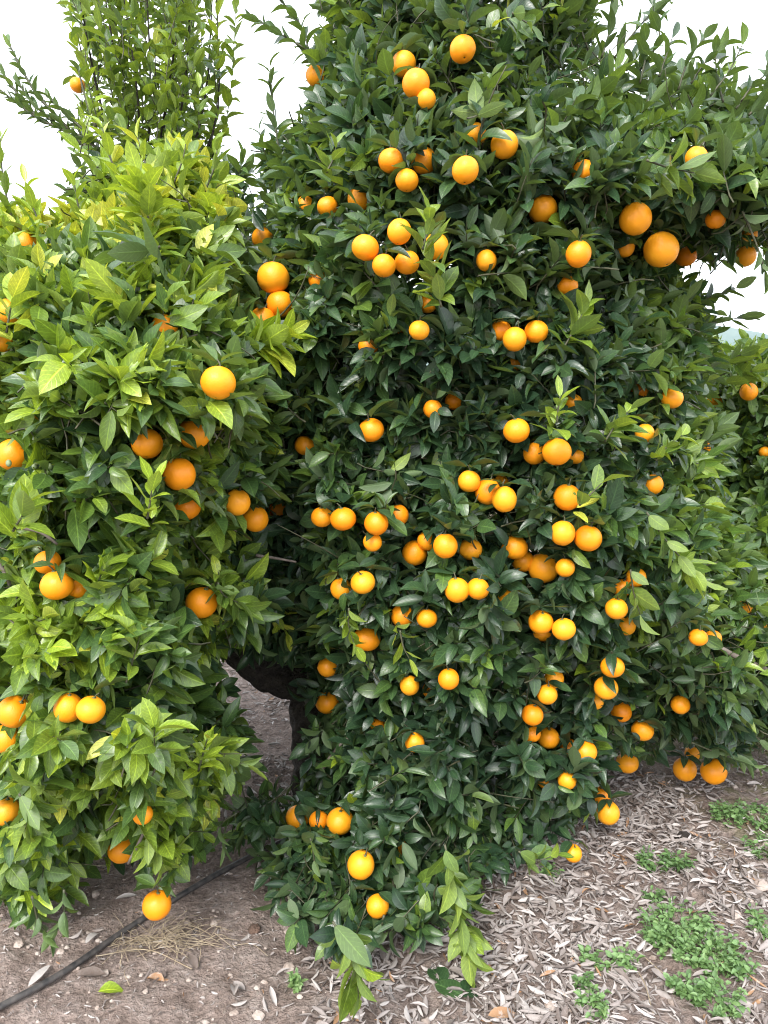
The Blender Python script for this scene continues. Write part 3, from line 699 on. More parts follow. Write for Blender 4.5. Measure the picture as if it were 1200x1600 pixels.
D = out_dir(P, cc[0], cc[1], rng, 1.2, 1.6, upw=.30, rnd=.5)
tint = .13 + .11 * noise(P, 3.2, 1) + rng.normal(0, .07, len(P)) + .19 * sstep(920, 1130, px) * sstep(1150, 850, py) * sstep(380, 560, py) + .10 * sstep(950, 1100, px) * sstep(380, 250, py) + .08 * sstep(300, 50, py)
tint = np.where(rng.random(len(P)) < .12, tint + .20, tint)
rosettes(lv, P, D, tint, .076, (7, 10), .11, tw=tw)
fruit_leaves(lv, C_, .14)
qx = np.concatenate([rng.uniform(395, 475, 26), rng.uniform(478, 510, 12)]); qy = np.concatenate([rng.uniform(970, 1020, 26), rng.uniform(1060, 1190, 12)])
rosettes(lv, at(qx, qy, rng.uniform(2.35, 2.6, 38)), unit(np.array([-.2, -.6, -.4]) + rng.normal(0, .4, (38, 3))), .10 + rng.normal(0, .06, 38), .08, (7, 10), .11, tw=tw)
inner_twigs(tw, C_, 45)
qx, qy = rng.uniform(930, 1230, 200), rng.uniform(330, 430, 200); qy = np.where(qx > 1040, qy - 60, qy); qf = front_back(C_, qx, np.minimum(qy, 370))[0]
qP = at(qx, qy, qf + rng.uniform(.05, .55, 200))
rosettes(lv, qP, unit(np.array([.2, -.6, -.15]) + rng.normal(0, .45, (200, 3))), .18 + rng.normal(0, .08, 200), .088, (7, 10), .11, tw=tw)
for pts, Y in (([(510, 95), (450, 60), (392, 25)], 2.7), ([(440, 260), (428, 180), (422, 105)], 2.65), ([(450, 300), (415, 240), (405, 205)], 2.7), ([(560, 60), (545, 0), (530, -40)], 2.6), ([(490, 110), (470, 40), (430, -10)], 2.75),
               ([(960, 90), (1000, 40), (1045, -5)], 2.5), ([(900, 60), (930, 10), (985, -30)], 2.55), ([(1030, 120), (1040, 90), (1050, 60)], 2.3), ([(1110, 150), (1140, 110), (1160, 70)], 2.25), ([(1150, 170), (1180, 130), (1230, 95)], 2.2),
               ([(1080, 130), (1100, 100), (1125, 75)], 2.3), ([(850, 60), (870, 20), (890, -40)], 2.5), ([(1000, 130), (1010, 80), (1005, 45)], 2.4), ([(1060, 140), (1075, 95), (1100, 60)], 2.35), ([(1130, 160), (1120, 120), (1118, 85)], 2.3), ([(940, 90), (955, 40), (965, -10)], 2.5), ([(1000, 110), (1030, 60), (1020, 10)], 2.45), ([(1170, 180), (1195, 150), (1200, 100)], 2.2), ([(920, 80), (905, 30), (915, -20)], 2.5), ([(1040, 480), (1090, 470), (1150, 450)], 2.6), ([(1050, 520), (1110, 505), (1165, 495)], 2.6), ([(1160, 330), (1185, 390), (1200, 440)], 2.1),
               ([(1080, 1160), (1130, 1180), (1190, 1200)], 2.4), ([(1130, 1120), (1180, 1150), (1210, 1185)], 2.4), ([(600, 1430), (590, 1470), (575, 1500)], 1.85), ([(450, 1400), (470, 1450), (490, 1480)], 1.9), ([(370, 1270), (345, 1290), (350, 1330)], 2.0)):
    shoot_on(lv, tw, path_px(pts, Y), .22, .08, .016)
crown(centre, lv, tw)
for pts, tn, nl, ln, lab in (
    ([(660, 390), (668, 360), (672, 335)], .60, 9, .085, 'bright green shoot above the ring of five oranges'),
    ([(690, 480), (680, 440), (670, 405)], .62, 11, .09, 'glossy bright green shoot under the ring of five oranges'),
    ([(880, 545), (900, 510), (915, 480)], .58, 11, .10, 'pale green shoot with big leaves right of the rosette trio'),
    ([(945, 690), (965, 660), (985, 640)], .60, 9, .085, 'bright young shoot on the right at mid height'),
    ([(1025, 720), (1045, 695), (1065, 680)], .66, 8, .075, 'lime tipped young shoot at the right shoulder'),
    ([(870, 660), (872, 640), (875, 620)], .62, 6, .065, 'small upright bright shoot above the slanting trio'),
    ([(905, 790), (925, 770), (940, 755)], .62, 5, .085, 'bright leaves beside an orange right of the front pair'),
    ([(1010, 800), (1045, 850), (1100, 910)], .60, 15, .09, 'drooping bright shoot on the right side'),
    ([(985, 890), (990, 925), (1000, 960)], .55, 6, .085, 'drooping pale leaves over an orange at the right'),
    ([(545, 950), (545, 980), (555, 1010)], .64, 8, .06, 'small bright green leaves at the lower left'),
    ([(625, 985), (630, 1010), (640, 1030)], .78, 4, .065, 'pale dry leaves low in the middle'),
    ([(695, 1320), (712, 1400), (735, 1500)], .62, 28, .10, 'bright hanging shoot with large leaves over the litter'),
    ([(520, 1440), (555, 1500), (560, 1560)], .60, 13, .095, 'bright leaf spray hanging to the soil at the bottom'),
    ([(485, 1310), (490, 1335), (492, 1365)], .52, 6, .075, 'curled pale leaves near the ground'),
    ([(810, 1330), (835, 1345), (870, 1335)], .60, 7, .085, 'bright leaves at the skirt touching dry leaves'),
    ([(1010, 250), (1045, 262), (1085, 270)], .50, 9, .095, 'mid green shoot with broad leaves at upper right'),
    ([(930, 150), (950, 130), (965, 105)], .48, 9, .085, 'mid green shoot near the top right'),
    ([(500, 130), (508, 95), (510, 60)], .50, 9, .085, 'mid green shoot beside the upper left orange'),
    ([(510, 270), (522, 245), (525, 225)], .52, 8, .075, 'bright rosette at the upper left side'),
    ([(800, 20), (815, 30), (830, 40)], .48, 6, .075, 'pale cupped leaves at the crown top')):
    mx = pts[1]; special(centre, pts, fy(C_, mx[0], mx[1], -.09), tn, nl, ln, lab)

# ---- left tree
lb = at(np.array(60.), np.array(1300.), np.array(2.55)); lb[2] = -.02
left = empty('orange_tree', lb, 'light yellow green orange tree in the left foreground, branches hanging over a black pipe', 'orange tree', 'orange trees of the orchard row')
lc = lb + np.array([0, 0, .75])
limb(left, [lb, lb + np.array([.02, 0, .4]), lc], .07, .055, 'trunk', 12)
for tip, r in (((150, 500, 2.5), .04), ((300, 700, 2.3), .035), ((250, 1000, 2.1), .03), ((30, 450, 2.4), .03), ((60, 1000, 2.1), .03), ((230, 300, 2.6), .025)):
    e = path_px([tip], 3)[0]; limb(left, [lc, lc * .5 + e * .5 + np.array([0, 0, -.06]), e], r, r * .35)
for pts, Y in (([(-20, 860), (10, 900), (25, 960)], 1.75), ([(200, 1085), (225, 1100), (270, 1140), (300, 1190)], 1.80), ([(10, 820), (60, 830), (90, 850)], 1.68), ([(240, 1260), (225, 1300), (200, 1350)], 1.8)):
    limb(left, path_px(pts, Y), .007, .003, 'branch', 7, STEM, 14)
lv, tw = Leaves(), []
P, px, py, dp = sample_crown(L_, 3300, 12, deep=.12, mixfrac=.32, hole=.5)
D = out_dir(P, at(np.array(60.), np.array(800.), np.array(2.6))[0], 2.6, rng, 1.0, 1.6, upw=.42, rnd=.5)
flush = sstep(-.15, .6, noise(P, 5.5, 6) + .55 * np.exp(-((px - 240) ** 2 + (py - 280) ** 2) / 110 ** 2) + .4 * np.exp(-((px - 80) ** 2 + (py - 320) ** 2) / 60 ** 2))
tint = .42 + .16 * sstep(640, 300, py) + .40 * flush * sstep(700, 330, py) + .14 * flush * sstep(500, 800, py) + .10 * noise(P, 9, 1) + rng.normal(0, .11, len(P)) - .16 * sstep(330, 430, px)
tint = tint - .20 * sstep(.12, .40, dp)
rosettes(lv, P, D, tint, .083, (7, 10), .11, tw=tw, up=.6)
fruit_leaves(lv, L_, .40)
inner_twigs(tw, L_, 28)
for pts, Y, tn in (([(20, 350), (5, 280), (0, 215)], 2.3, .6), ([(70, 370), (50, 320), (40, 285)], 2.3, .8), ([(190, 290), (170, 240), (160, 200)], 2.2, .8), ([(250, 300), (225, 250), (215, 215)], 2.1, .85), ([(320, 300), (335, 260), (340, 225)], 2.4, .6),
                   ([(270, 290), (285, 250), (290, 225)], 2.3, .8), ([(130, 360), (120, 310), (115, 280)], 2.3, .7), ([(100, 1390), (100, 1430), (90, 1450)], 1.75, .3), ([(50, 1400), (60, 1440), (75, 1460)], 1.75, .3), ([(350, 1180), (370, 1190), (385, 1195)], 1.8, .55)):
    shoot_on(lv, tw, path_px(pts, Y), tn, .08, .016)
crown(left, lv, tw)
for pts, tn, nl, ln, lab in (
    ([(240, 420), (230, 330), (215, 270)], .80, 16, .10, 'tall yellow green shoot at the tree top'),
    ([(370, 545), (415, 535), (455, 520)], .82, 18, .095, 'lime shoot where the two trees meet'),
    ([(320, 560), (325, 520), (325, 490)], .55, 12, .085, 'green rosette left of the lime shoot'),
    ([(230, 810), (235, 780), (238, 755)], .80, 7, .07, 'small lime sprig above mid green rosettes'),
    ([(150, 930), (155, 905), (165, 885)], .74, 8, .085, 'glossy lime sprig above a hidden orange'),
    ([(20, 830), (35, 805), (45, 785)], .68, 5, .085, 'two upright lime leaves by the left edge'),
    ([(10, 680), (40, 670), (60, 690)], .62, 9, .09, 'lime leaves over the half covered orange at left'),
    ([(310, 1205), (318, 1175), (325, 1150)], .82, 11, .05, 'pale lime new growth at the lower right of the tree'),
    ([(225, 1280), (240, 1320), (255, 1350)], .66, 11, .085, 'bright hanging leaves above the lowest orange'),
    ([(30, 1240), (45, 1270), (40, 1295)], .60, 9, .075, 'bright sprig beside the orange at lower left edge'),
    ([(200, 480), (180, 460), (160, 440)], .82, 8, .08, 'yellow leaves in the upper crown'),
    ([(10, 520), (15, 490), (20, 465)], .92, 5, .085, 'yellow leaf pair at the left edge'),
    ([(430, 960), (440, 975), (447, 990)], .88, 3, .065, 'yellowing leaf beside the dark gap'),
    ([(340, 910), (350, 930), (380, 945)], .50, 9, .08, 'rosette beside the orange left of the dark gap'),
    ([(250, 385), (225, 395), (190, 400)], .30, 3, .12, 'large dull green leaf in the upper crown')):
    mx = pts[1]; special(left, pts, fy(L_, mx[0], mx[1], -.08), tn, nl + 2, ln * 1.08, lab)
bc = at(np.array(78.), np.array(725.), np.array(fy(L_, 78, 725, -.05))); mb = MB()
def ball(mb, c, r, nu=8, nv=6, sq=(1, 1, 1), wob=0):
    th = np.linspace(0, math.pi, nv + 1)[1:-1]; ph = np.arange(nu) * 2 * math.pi / nu
    ring = np.stack([np.sin(th)[:, None] * np.cos(ph), np.sin(th)[:, None] * np.sin(ph), np.cos(th)[:, None] * np.ones(nu)], -1).reshape(-1, 3)
    V = np.concatenate([ring, [[0, 0, 1], [0, 0, -1]]]) * np.array(sq)
    if wob: V = V * (1 + wob * noise(V + np.asarray(c) * 50, 2.1, 3))[:, None]
    m = nv - 1; i = np.arange(m - 1)[:, None] * nu; j = np.arange(nu)
    f4 = np.stack([i + j, i + nu + j, i + nu + (j + 1) % nu, i + (j + 1) % nu], -1).reshape(-1, 4); t = m * nu
    f3 = np.concatenate([np.stack([j, (j + 1) % nu, np.full(nu, t)], -1), np.stack([(m - 1) * nu + (j + 1) % nu, (m - 1) * nu + j, np.full(nu, t + 1)], -1)])
    mb.add(V * r + c, f3, f4)
for k in range(26): ball(mb, bc + rng.normal(0, 1, 3) * np.array([.028, .02, .018]), rng.uniform(.004, .008), 8, 6, (1, 1, 1.2))
b = mb.build('bud_cluster', BUD, left); b['label'] = 'cluster of small round green buds'; b['kind'] = 'stuff'

# ---- tall thin tree behind on the left
tb = at(np.array(215.), np.array(1000.), np.array(3.7)); tb[2] = -.02
tall = empty('orange_tree', tb, 'tall thin orange tree behind, upright shoots against the white sky', 'orange tree', 'orange trees of the orchard row')
tf = at(np.array(225.), np.array(420.), np.array(3.7))
limb(tall, [tb, tb * .5 + tf * .5 + np.array([.03, 0, 0]), tf], .07, .045, 'trunk', 12)
lv, tw = Leaves(), []
for pts in ([(180, 300), (140, 140), (118, 40)], [(190, 300), (150, 130), (115, -60)], [(205, 300), (185, 130), (150, -90)], [(220, 300), (215, 150), (185, -60)], [(225, 300), (235, 140), (225, -90)], [(235, 300), (262, 150), (265, -60)], [(240, 320), (285, 160), (300, -60)],
            [(250, 330), (315, 180), (335, -60)], [(255, 330), (335, 200), (338, -20)], [(250, 330), (310, 250), (345, 205)], [(215, 300), (200, 200), (165, 60)], [(240, 300), (250, 220), (275, 60)], [(250, 300), (305, 220), (330, 90)], [(195, 320), (150, 250), (130, 190)]):
    Yv = 3.7 + rng.uniform(-.35, .35); w = path_px(pts, Yv); w[0] = w[0] * .7 + tf * .3
    limb(tall, [tf, w[0] * .5 + tf * .5, w[0], w[1], w[2]], .010, .003, 'branch', 6, BARK, 20)
    for q in range(2):
        off = rng.normal(0, .07, 3) if q else np.zeros(3)
        ww = w + off + rng.normal(0, .03, w.shape); shoot_on(lv, tw, ww, .50 + .18 * rng.random(), .10, .027, up=.3, alpha=.85, aspect=.5)
for pts in ([(170, 250), (130, 215), (60, 185), (0, 140)], [(110, 205), (60, 150), (35, 110), (15, 70)], [(60, 185), (30, 150), (-5, 100)], [(150, 240), (95, 200), (50, 160), (30, 130)], [(165, 230), (110, 185), (75, 150)], [(150, 200), (133, 150), (123, 110)]):
    w = path_px(pts, 3.45); shoot_on(lv, tw, w, .30, .072, .015, up=.35, alpha=.65); tw.append(('path', spline(w, 40), .008))
for k in range(46):
    x, y = rng.uniform(120, 325), rng.uniform(-20, 250); a = rng.normal(-.05, .5); L = rng.uniform(50, 110); Yv = 3.7 + rng.uniform(-.4, .3)
    shoot_on(lv, tw, path_px([(x, y, Yv), (x + L * .5 * math.sin(a), y - L * .5 * math.cos(a), Yv - .04), (x + L * math.sin(a) * 1.1, y - L * .9, Yv - .06)], Yv), .50 + .18 * rng.random(), .10, .026, up=.4, alpha=.9, aspect=.5, r=.0025)
P, px, py, dp = sample_crown(T_, 120, 10, deep=.2, mixfrac=.7); P2 = P
rosettes(lv, P, unit(np.array([0, -.2, 1.]) + rng.normal(0, .35, P.shape)), .48 + rng.normal(0, .08, len(P)), .075, (5, 7), .14, tw=tw)
lowP = at(rng.uniform(120, 420, 420), rng.uniform(260, 620, 420), rng.uniform(3.3, 4.1, 420))
rosettes(lv, lowP, out_dir(lowP, tf[0], 3.7, rng, 1.6, 1), .25 + rng.normal(0, .08, len(lowP)), .085, (6, 9), .13, tw=tw)
fruit_leaves(lv, T_, .4); crown(tall, lv, tw)

# ---- tree behind on the right, and one farther down the row
def back_tree(key, px, Y, label, ns, tint, ln, low, scale=1.0):
    rb = at(np.array(float(px)), np.array(800.), np.array(Y)); rb[2] = -.02
    root = empty('orange_tree', rb, label, 'orange tree', 'orange trees of the orchard row')
    top = rb + np.array([0, 0, 1.0]); limb(root, [rb, rb + np.array([.03, 0, .5]), top], .07, .05, 'trunk', 10)
    for k in range(5):
        a = k * 1.256 + .4; limb(root, [top, top + np.array([.25 * math.cos(a), .25 * math.sin(a), .2]), top + np.array([.6 * math.cos(a), .5 * math.sin(a), .45])], .035, .012, 'branch', 7)
    lv, tw = Leaves(), []; P, qx, qy, dp = sample_crown(key, ns, 8, deep=.15, mixfrac=.4)
    rosettes(lv, P, out_dir(P, rb[0], Y, rng, 1.3, 1.1, upw=.25), tint + .08 * noise(P, 3, 1) + rng.normal(0, .07, len(P)), ln, (7, 9), .13, tw=tw)
    fruit_leaves(lv, key, tint); crown(root, lv, tw, low=low); return root
right = back_tree(R_, 1200, 4.0, 'finer leaved green orange tree behind at the right edge with tiny fruit', 1900, .43, .085, False)
far = back_tree('far', 1230, 8.0, 'pale green orange tree farther down the row below the distant hill', 700, .52, .11, True)
for pts, tn, nl, ln, lab in (([(1120, 580), (1145, 560), (1180, 545)], .56, 14, .095, 'light green shoot at the tree top'), ([(1130, 600), (1160, 585), (1190, 575)], .56, 12, .095, 'light green broad leaves below the top')):
    special(right, pts, 3.1, tn, nl, ln, lab)
ROOT = {C_: centre, L_: left, T_: tall, R_: right}

# ------------------------------------------------------------------ oranges
def orange_mesh():
    mb = MB(); nu, nv = 40, 26; th = np.linspace(0, math.pi, nv + 1)[1:-1]; ph = np.arange(nu) * 2 * math.pi / nu
    rr = 1 - .10 * np.exp(-(th / .20) ** 2) - .055 * np.exp(-((math.pi - th) / .12) ** 2)
    V = np.stack([np.sin(th)[:, None] * np.cos(ph) * rr[:, None], np.sin(th)[:, None] * np.sin(ph) * rr[:, None], np.cos(th)[:, None] * rr[:, None] * .97 * np.ones(nu)], -1).reshape(-1, 3)
    V = np.concatenate([V, [[0, 0, .87], [0, 0, -.90]]]) * .04
    V *= (1 + .012 * noise(V, 55, 2))[:, None]
    m = nv - 1; i = np.arange(m - 1)[:, None] * nu; j = np.arange(nu); t = m * nu
    f4 = np.stack([i + j, i + nu + j, i + nu + (j + 1) % nu, i + (j + 1) % nu], -1).reshape(-1, 4)
    f3 = np.concatenate([np.stack([j, (j + 1) % nu, np.full(nu, t)], -1), np.stack([(m - 1) * nu + (j + 1) % nu, (m - 1) * nu + j, np.full(nu, t + 1)], -1)])
    mb.add(V, f3, f4); return mb
proto = orange_mesh().build('orange', PEEL)
mb = MB(); a = np.arange(10) * 2 * math.pi / 10; rr = np.where(np.arange(10) % 2, .0030, .0068)
V = np.stack([np.cos(a) * rr, np.sin(a) * rr, np.where(np.arange(10) % 2, .0372, .0385)], -1)
mb.add(np.concatenate([V, [[0, 0, .0395]], V * np.array([1, 1, 0]) + [0, 0, .0350]]), np.stack([np.arange(10), (np.arange(10) + 1) % 10, np.full(10, 10)], -1), np.stack([np.arange(10), np.arange(10) + 11, (np.arange(10) + 1) % 10 + 11, (np.arange(10) + 1) % 10], -1))
calyx = mb.build('calyx', CALYX, proto)
mb = MB(); mb.tube(spline([(0, 0, .036), (.002, .003, .046), (.005, .010, .056)], 8), np.linspace(.0024, .0018, 8), 6); stem = mb.build('fruit_stem', TWIG, proto)
GR = {C_: 'ripe oranges on the dark green tree', L_: 'ripe oranges on the light green tree', R_: 'oranges on the tree behind at right', T_: None}
for k, (c, rad, fl, tr, lab, px, py, r) in enumerate(OR):
    if k == 0: o, ch = proto, (calyx, stem)
    else:
        o = proto.copy(); COL.objects.link(o); ch = []
        for q in (calyx, stem):
            x = q.copy(); COL.objects.link(x); x.parent = o; ch.append(x)
    s = rad / .04; o.location = c; o.scale = (s * rng.uniform(.96, 1.04), s * rng.uniform(.96, 1.04), s * rng.uniform(.93, 1.08))
    o.rotation_euler = (rng.normal(0, .22), rng.normal(0, .22), rng.uniform(0, 6.28))
    for key in ('label', 'category', 'group'):
        if key in o: del o[key]
    tag(o, lab, 'orange', GR[tr])

# ------------------------------------------------------------------ ground things
def ground_normal_points(px, py): return on_ground(np.asarray(px, float), np.asarray(py, float))
hp = on_ground(np.array([-60., 0, 100, 210, 345, 470, 620]), np.array([1612., 1580, 1525, 1450, 1368, 1308, 1262])); hp[:, 2] += .012
mb = MB(); mb.tube(spline(hp, 60), .0088, 14); tag(mb.build('irrigation_pipe', HOSE), 'black plastic irrigation pipe lying across the soil under the trees', 'pipe')
def litter_leaves(X, Y, g, n, size=(.020, .058), lift=.020):
    """curled dry leaves: half-rolled strips"""
    Z = ground_h(X, Y) + g.uniform(.002, lift, n)
    az = g.uniform(0, 6.283, n); tl = g.normal(0, .22, n)
    D = np.stack([np.cos(az) * np.cos(tl), np.sin(az) * np.cos(tl), np.sin(tl)], -1); N = unit(np.stack([g.normal(0, .5, n), g.normal(0, .5, n), np.where(g.random(n) < .5, 1, -1)], -1))
    N = unit(N - (N * D).sum(-1, keepdims=True) * D); B = np.cross(D, N)
    L = g.uniform(*size, n); Wd = L * g.uniform(.30, .55, n); roll = g.uniform(1.0, 3.2, n); bend = g.normal(0, .3, n)
    ts = np.array([0, .22, .55, .82, 1.]); ws = np.array([.12, .8, 1., .65, .08]); us = np.array([-1, -.35, .35, 1.])
    V = np.zeros((n, 5, 4, 3)); A = np.zeros((n, 5, 4, 3)); T = g.beta(2.4, 2.0, n) * .93; T[g.random(n) < .025] = 1.0
    for i, (t, w) in enumerate(zip(ts, ws)):
        tw_ = g.normal(0, .25, n) * (t - .5)
        for j, u in enumerate(us):
            a = u * roll / 1.0 * .9; R_l = Wd * .5 / np.maximum(roll, .3)
            V[:, i, j] = np.stack([X, Y, Z], -1) + D * (L * (t - .5))[:, None] + B * (R_l * np.sin(a) * w + bend * L * (t - .5) ** 2)[:, None] + N * (R_l * (1 - np.cos(a)) * w - abs(bend) * L * .5 * (t - .5) ** 2)[:, None]
            A[:, i, j, 0] = T; A[:, i, j, 1] = u; A[:, i, j, 2] = t
    V[..., 2] = np.maximum(V[..., 2], ground_h(V[..., 0], V[..., 1]) + .001)
    i, j = np.meshgrid(np.arange(4), np.arange(3), indexing='ij'); q = (i * 4 + j).ravel()
    f4 = (np.stack([q, q + 1, q + 5, q + 4], -1)[None] + (np.arange(n) * 20)[:, None, None]).reshape(-1, 4)
    return V.reshape(-1, 3), f4, A.reshape(-1, 3)
g2 = np.random.default_rng(21)
def scatter(n, f, lo=(-3, 1.1), hi=(4, 7)):
    out = np.zeros((0, 2))
    while len(out) < n:
        q = g2.uniform(lo, hi, (n * 2, 2)); out = np.concatenate([out, q[g2.random(len(q)) < f(q[:, 0], q[:, 1])]])
    return out[:n]
def litter_density(x, y):
    P = np.stack([x, y, 0 * x], -1); nz = noise(P, 3.0, 2)
    qx, qy, _ = proj(np.stack([x, y, 0 * x], -1))
    lane = sstep(-.55, .15, x) * (1 - sstep(1.0, 1.45, x + .25 * nz))
    bare = 1 - .96 * sstep(.25, -.35, x + .12 * nz) * sstep(2.9, 2.4, y)
    for wx, wy, wr in ((1060, 1462, 75), (1105, 1502, 60), (1040, 1482, 40), (1172, 1282, 60), (1072, 1557, 30), (1125, 1572, 40)):
        bare = bare * (.25 + .75 * sstep(.6, 1.2, np.hypot(qx - wx, (qy - wy) * 1.5) / wr))
    return np.clip((lane * .95 + .12) * bare * (.75 + .35 * nz) + .9 * sstep(3.1, 3.5, y) * (x < .8), 0, 1)
xy = np.concatenate([scatter(12500, litter_density, (-.7, 1.15), (1.7, 3.0)), scatter(8500, litter_density, (-2.5, 2.4), (3.2, 6.5)), scatter(420, lambda x, y: np.full(len(x), .8), (-1.6, 1.2), (2.4, 3.6))])
V, f4, A = litter_leaves(xy[:, 0], xy[:, 1], g2, len(xy))
xy = scatter(6500, lambda x, y: .35 + .65 * (x < 0), (-1.8, 1.15), (2.2, 3.6)); V2, f42, A2 = litter_leaves(xy[:, 0], xy[:, 1], g2, len(xy), (.006, .022), .007)
V, f4, A = np.concatenate([V, V2]), np.concatenate([f4, f42 + len(V)]), np.concatenate([A, A2])
tag(new_mesh('leaf_litter', V, [], f4, LITTER, None, True, {'leaf': A}), 'pale grey brown curled dry leaves carpeting the ground under the trees', 'leaf litter', kind='stuff')
mb = MB()
xy = scatter(5200, lambda x, y: .25 + .75 * ((x < .1) | (x > 1.1)), (-1.7, 1.2), (2.6, 4.5))
ss = np.minimum(g2.exponential(.0030, len(xy)) + .0018, .015)
for (x, y), s in zip(xy, ss):
    ball(mb, np.array([x, y, float(ground_h(np.array(x), np.array(y))) + s * .3]), s, 6, 4, (1, g2.uniform(.6, 1), g2.uniform(.45, .75)), .25)
tag(mb.build('gravel', STONE, smooth=False), 'small pale stones scattered over the reddish soil', 'gravel', kind='stuff')

def fallen(px, py, L, Wd, az, T, label, m=None, curl=(.05, .4), name='fallen_leaf'):
    p = on_ground(np.array(float(px)), np.array(float(py))) + np.array([0, 0, .014])
    A = dict(P=p[None] - np.array([[math.cos(az), math.sin(az), 0]]) * L / 2, D=np.array([[math.cos(az), math.sin(az), .12]]), N=np.array([[.1, -.15, 1.]]), L=np.array([L]), W=np.array([Wd]), T=np.array([T]))
    V, f3, f4, a_ = leaf_verts(A, curl=curl); o = new_mesh(name, V, f3, f4, m or LITTER, None, True, {'leaf': a_})
    return tag(o, label, 'leaf', 'single leaves fallen on the soil')
fallen(178, 1552, .075, .040, .3, .80, 'pale green leaf lying flat on bare soil at lower left', LEAF)
fallen(240, 1534, .075, .030, 2.7, 1.0, 'orange brown dry leaf right of the pale green one on the soil')
fallen(145, 1528, .085, .035, .2, .1, 'dark brown curled leaf left of the pale green one')
fallen(367, 1550, .055, .035, 1.7, .55, 'tan oval leaf standing on edge at the bare soil border')
fallen(65, 1530, .09, .024, 1.2, .8, 'long pale dry leaf beyond the pipe at far left')
fallen(145, 1465, .085, .022, 1.5, .85, 'narrow pale leaf beside the dry grass tuft')
fallen(200, 1407, .075, .020, .4, .8, 'pale dry leaf in the shade behind the pipe')
fallen(300, 1510, .07, .03, 2.2, .15, 'brown leaf leaning among dry grass right of the tuft')
fallen(683, 1530, .085, .060, 2.0, .22, 'broad grey green leaf under the bright hanging shoot, left one', LEAF)
fallen(700, 1553, .085, .062, 2.6, .26, 'broad grey green leaf lowest under the bright hanging shoot', LEAF)
fallen(738, 1552, .10, .055, .5, .12, 'dark green leaf on litter right of the broad grey green ones', LEAF)
fallen(1105, 1555, .09, .03, 2.4, .3, 'long brown leaf among weeds at the lower right')
fallen(790, 1592, .09, .035, .1, 1.0, 'tan brown leaf at the bottom edge below the litter')

def stone(px, py, s, m, label, sq=(1, .85, .62)):
    p = on_ground(np.array(float(px)), np.array(float(py))); mb = MB(); ball(mb, np.zeros(3), s, 12, 9, sq, .22)
    o = mb.build('stone', m, smooth=False); o.location = p + np.array([0, 0, s * .35]); return tag(o, label, 'stone', 'larger stones and clods on the ground')
stone(1110, 1370, .024, CLOD, 'brown lump lying right of the small weeds on the lane')
stone(1070, 1312, .026, simple('black_clod', (.015, .012, .01), (.04, .03, .025), 40, .9, .8, .01), 'black clod on the litter at the right')
stone(398, 1455, .019, CLOD, 'reddish brown stone in the shade at the trunk side')
stone(452, 1515, .017, STONE, 'pale stone at the border of bare soil and litter')
stone(335, 1445, .012, STONE, 'small pale stone beside the dry grass tuft')
stone(30, 1478, .014, STONE, 'small pale stone near the left edge beyond the pipe')
stone(1190, 1388, .026, STONE, 'largest pale stone at the right edge on mossy soil')
stone(1150, 1432, .017, STONE, 'pale stone left below the largest at the right edge')
stone(860, 1575, .016, STONE, 'pale stone in litter at the bottom centre right')
stone(95, 1490, .012, STONE, 'small pale stone between pipe and hanging leaves at left')

def weed(px, py, rad, k, tint, label, lf=.0185, tall_=.06):
    p = on_ground(np.array(float(px)), np.array(float(py))); g = g2
    root = empty('weed_plant', p, label, 'weed', 'green weeds sprouting on the orchard lane')
    lv = Leaves(); mb = MB(); ns = max(int(k / 4), 5)
    for s in range(ns):
        a = g.uniform(0, 6.28); r = rad * math.sqrt(g.random()); tip = p + np.array([r * math.cos(a), r * math.sin(a), tall_ * g.uniform(.3, 1)])
        b = p + np.array([r * .6 * math.cos(a), r * .6 * math.sin(a), 0]); b[2] = float(ground_h(b[0:1], b[1:2])[0]) - .003
        pts = spline([b, b * .5 + tip * .5 + g.normal(0, .006, 3), tip], 8); mb.tube(pts, np.linspace(.0012, .0007, 8), 4)
        for q in range(6):
            i = 2 + int(q * .99); az = q * 2.4 + a; d = np.array([math.cos(az), math.sin(az), g.uniform(.1, .7)])
            L = lf * g.uniform(.7, 1.3); lv.add(pts[min(i, 7)][None], unit(d[None]), np.array([[0, 0, 1.]]) + g.normal(0, .25, (1, 3)), L, L * g.uniform(.5, .75), np.clip(tint + g.normal(0, .15), 0, 1))
    A, _ = lv.arrays(); V, f3, f4, a_ = leaf_verts(A, low=False, g=g)
    new_mesh('leaf_tuft', V, f3, f4, WEED, root, True, {'leaf': a_}); mb.build('stem', WEED, root, attrs=True)
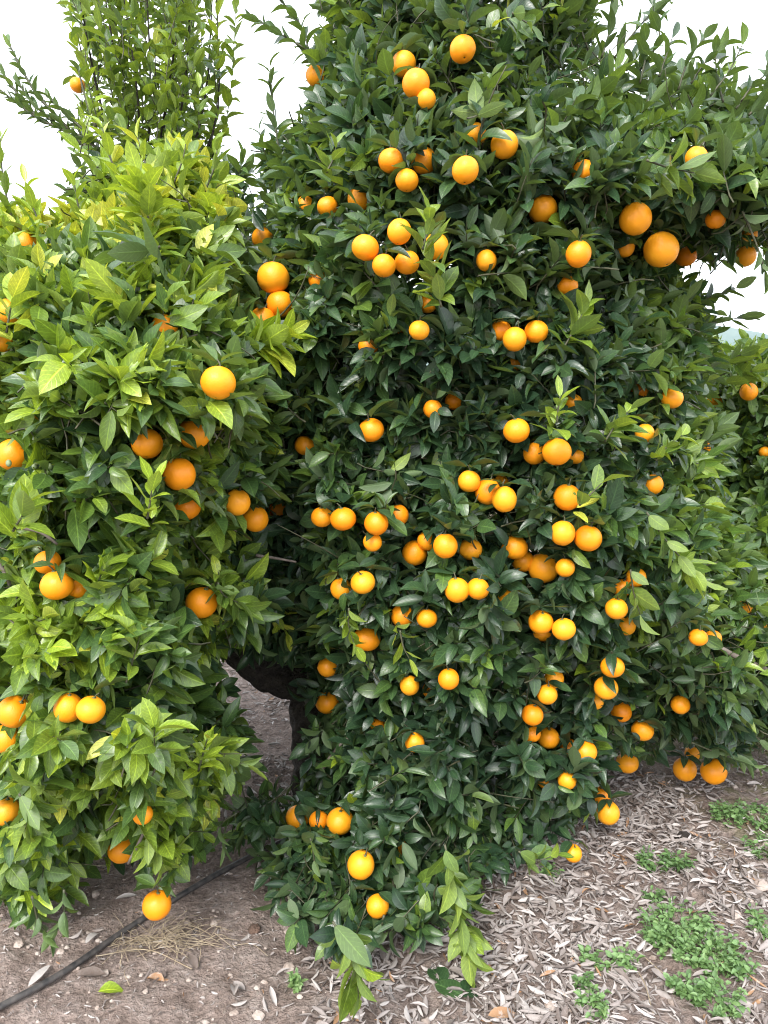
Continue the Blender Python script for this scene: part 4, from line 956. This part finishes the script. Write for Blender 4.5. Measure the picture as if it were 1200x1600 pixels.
for a in ((1060,1462,.12,330,.5,'big dense weed mat at the right, upper part of the green patch'), (1105,1502,.10,260,.55,'dense weed mat directly below the biggest one'), (1040,1482,.07,130,.45,'weed tuft at the lower left border of the big mat'),
          (1072,1557,.055,110,.4,'blue green weed at the lower right near the bottom'), (1125,1572,.065,130,.45,'weed at the bottom right corner of the patch'), (1018,1358,.05,80,.3,'grey green small weed left of the brown lump'),
          (1056,1362,.055,90,.3,'grey green small weed between its twin and the brown lump'), (1172,1282,.10,170,.45,'weed spread on mossy soil high at the right edge'), (1138,1278,.07,100,.45,'weed left of the spread on mossy soil'),
          (1192,1335,.07,90,.4,'weed cut by the right edge below the mossy spread'), (925,1512,.035,42,.5,'tiny seedling in litter, left of two'), (980,1512,.045,66,.5,'small seedling in litter, right of two'),
          (910,1548,.035,36,.2,'blue green seedling below the two in litter'), (925,1585,.045,60,.5,'seedling at the bottom edge in litter'), (860,1372,.03,40,.4,'seedling beside the tree skirt'), (1020,1408,.03,36,.35,'tiny weed alone above the big mat'),
          (467,1546,.025,36,.7,'bright small seedling at the bare soil border'), (1182,1452,.05,66,.4,'weed near the right edge beside the big mat'), (1152,1522,.05,70,.35,'loose weed right of the lower mat')):
    weed(*a)
gp = on_ground(np.array(265.), np.array(1470.)); mb = MB()
for k in range(110):
    a = g2.uniform(0, 6.28); L = g2.uniform(.05, .16); c = gp + np.array([g2.normal(0, .06), g2.normal(0, .025), 0]); d = np.array([math.cos(a), math.sin(a) * .7, 0])
    z = lambda q, h: np.array([q[0], q[1], float(ground_h(q[0:1], q[1:2])[0]) + h])
    mb.tube(spline([z(c, .004), z(c + d * L * .5 + g2.normal(0, .012, 3), g2.uniform(.008, .035)), z(c + d * L, g2.uniform(.002, .012))], 9), .0009, 4)
tag(mb.build('dry_grass_tuft', STRAW), 'tangled tuft of dry straw coloured grass beside the black pipe', 'grass tuft')
for pts, lab in (([(1005, 1500), (1040, 1530), (1090, 1562)], 'long thin straw stalk lying left of the lower weed mat'), ([(950, 1480), (1000, 1530), (1020, 1590)], 'thin bent stalk in litter at bottom right'), ([(150, 1500), (230, 1490), (300, 1520)], 'thin dry stalk along the dry grass tuft')):
    q = on_ground(np.array([float(p[0]) for p in pts]), np.array([float(p[1]) for p in pts])); q[:, 2] += .012
    mb = MB(); mb.tube(spline(q, 14), .0014, 5); tag(mb.build('dry_stalk', STRAW), lab, 'stalk')
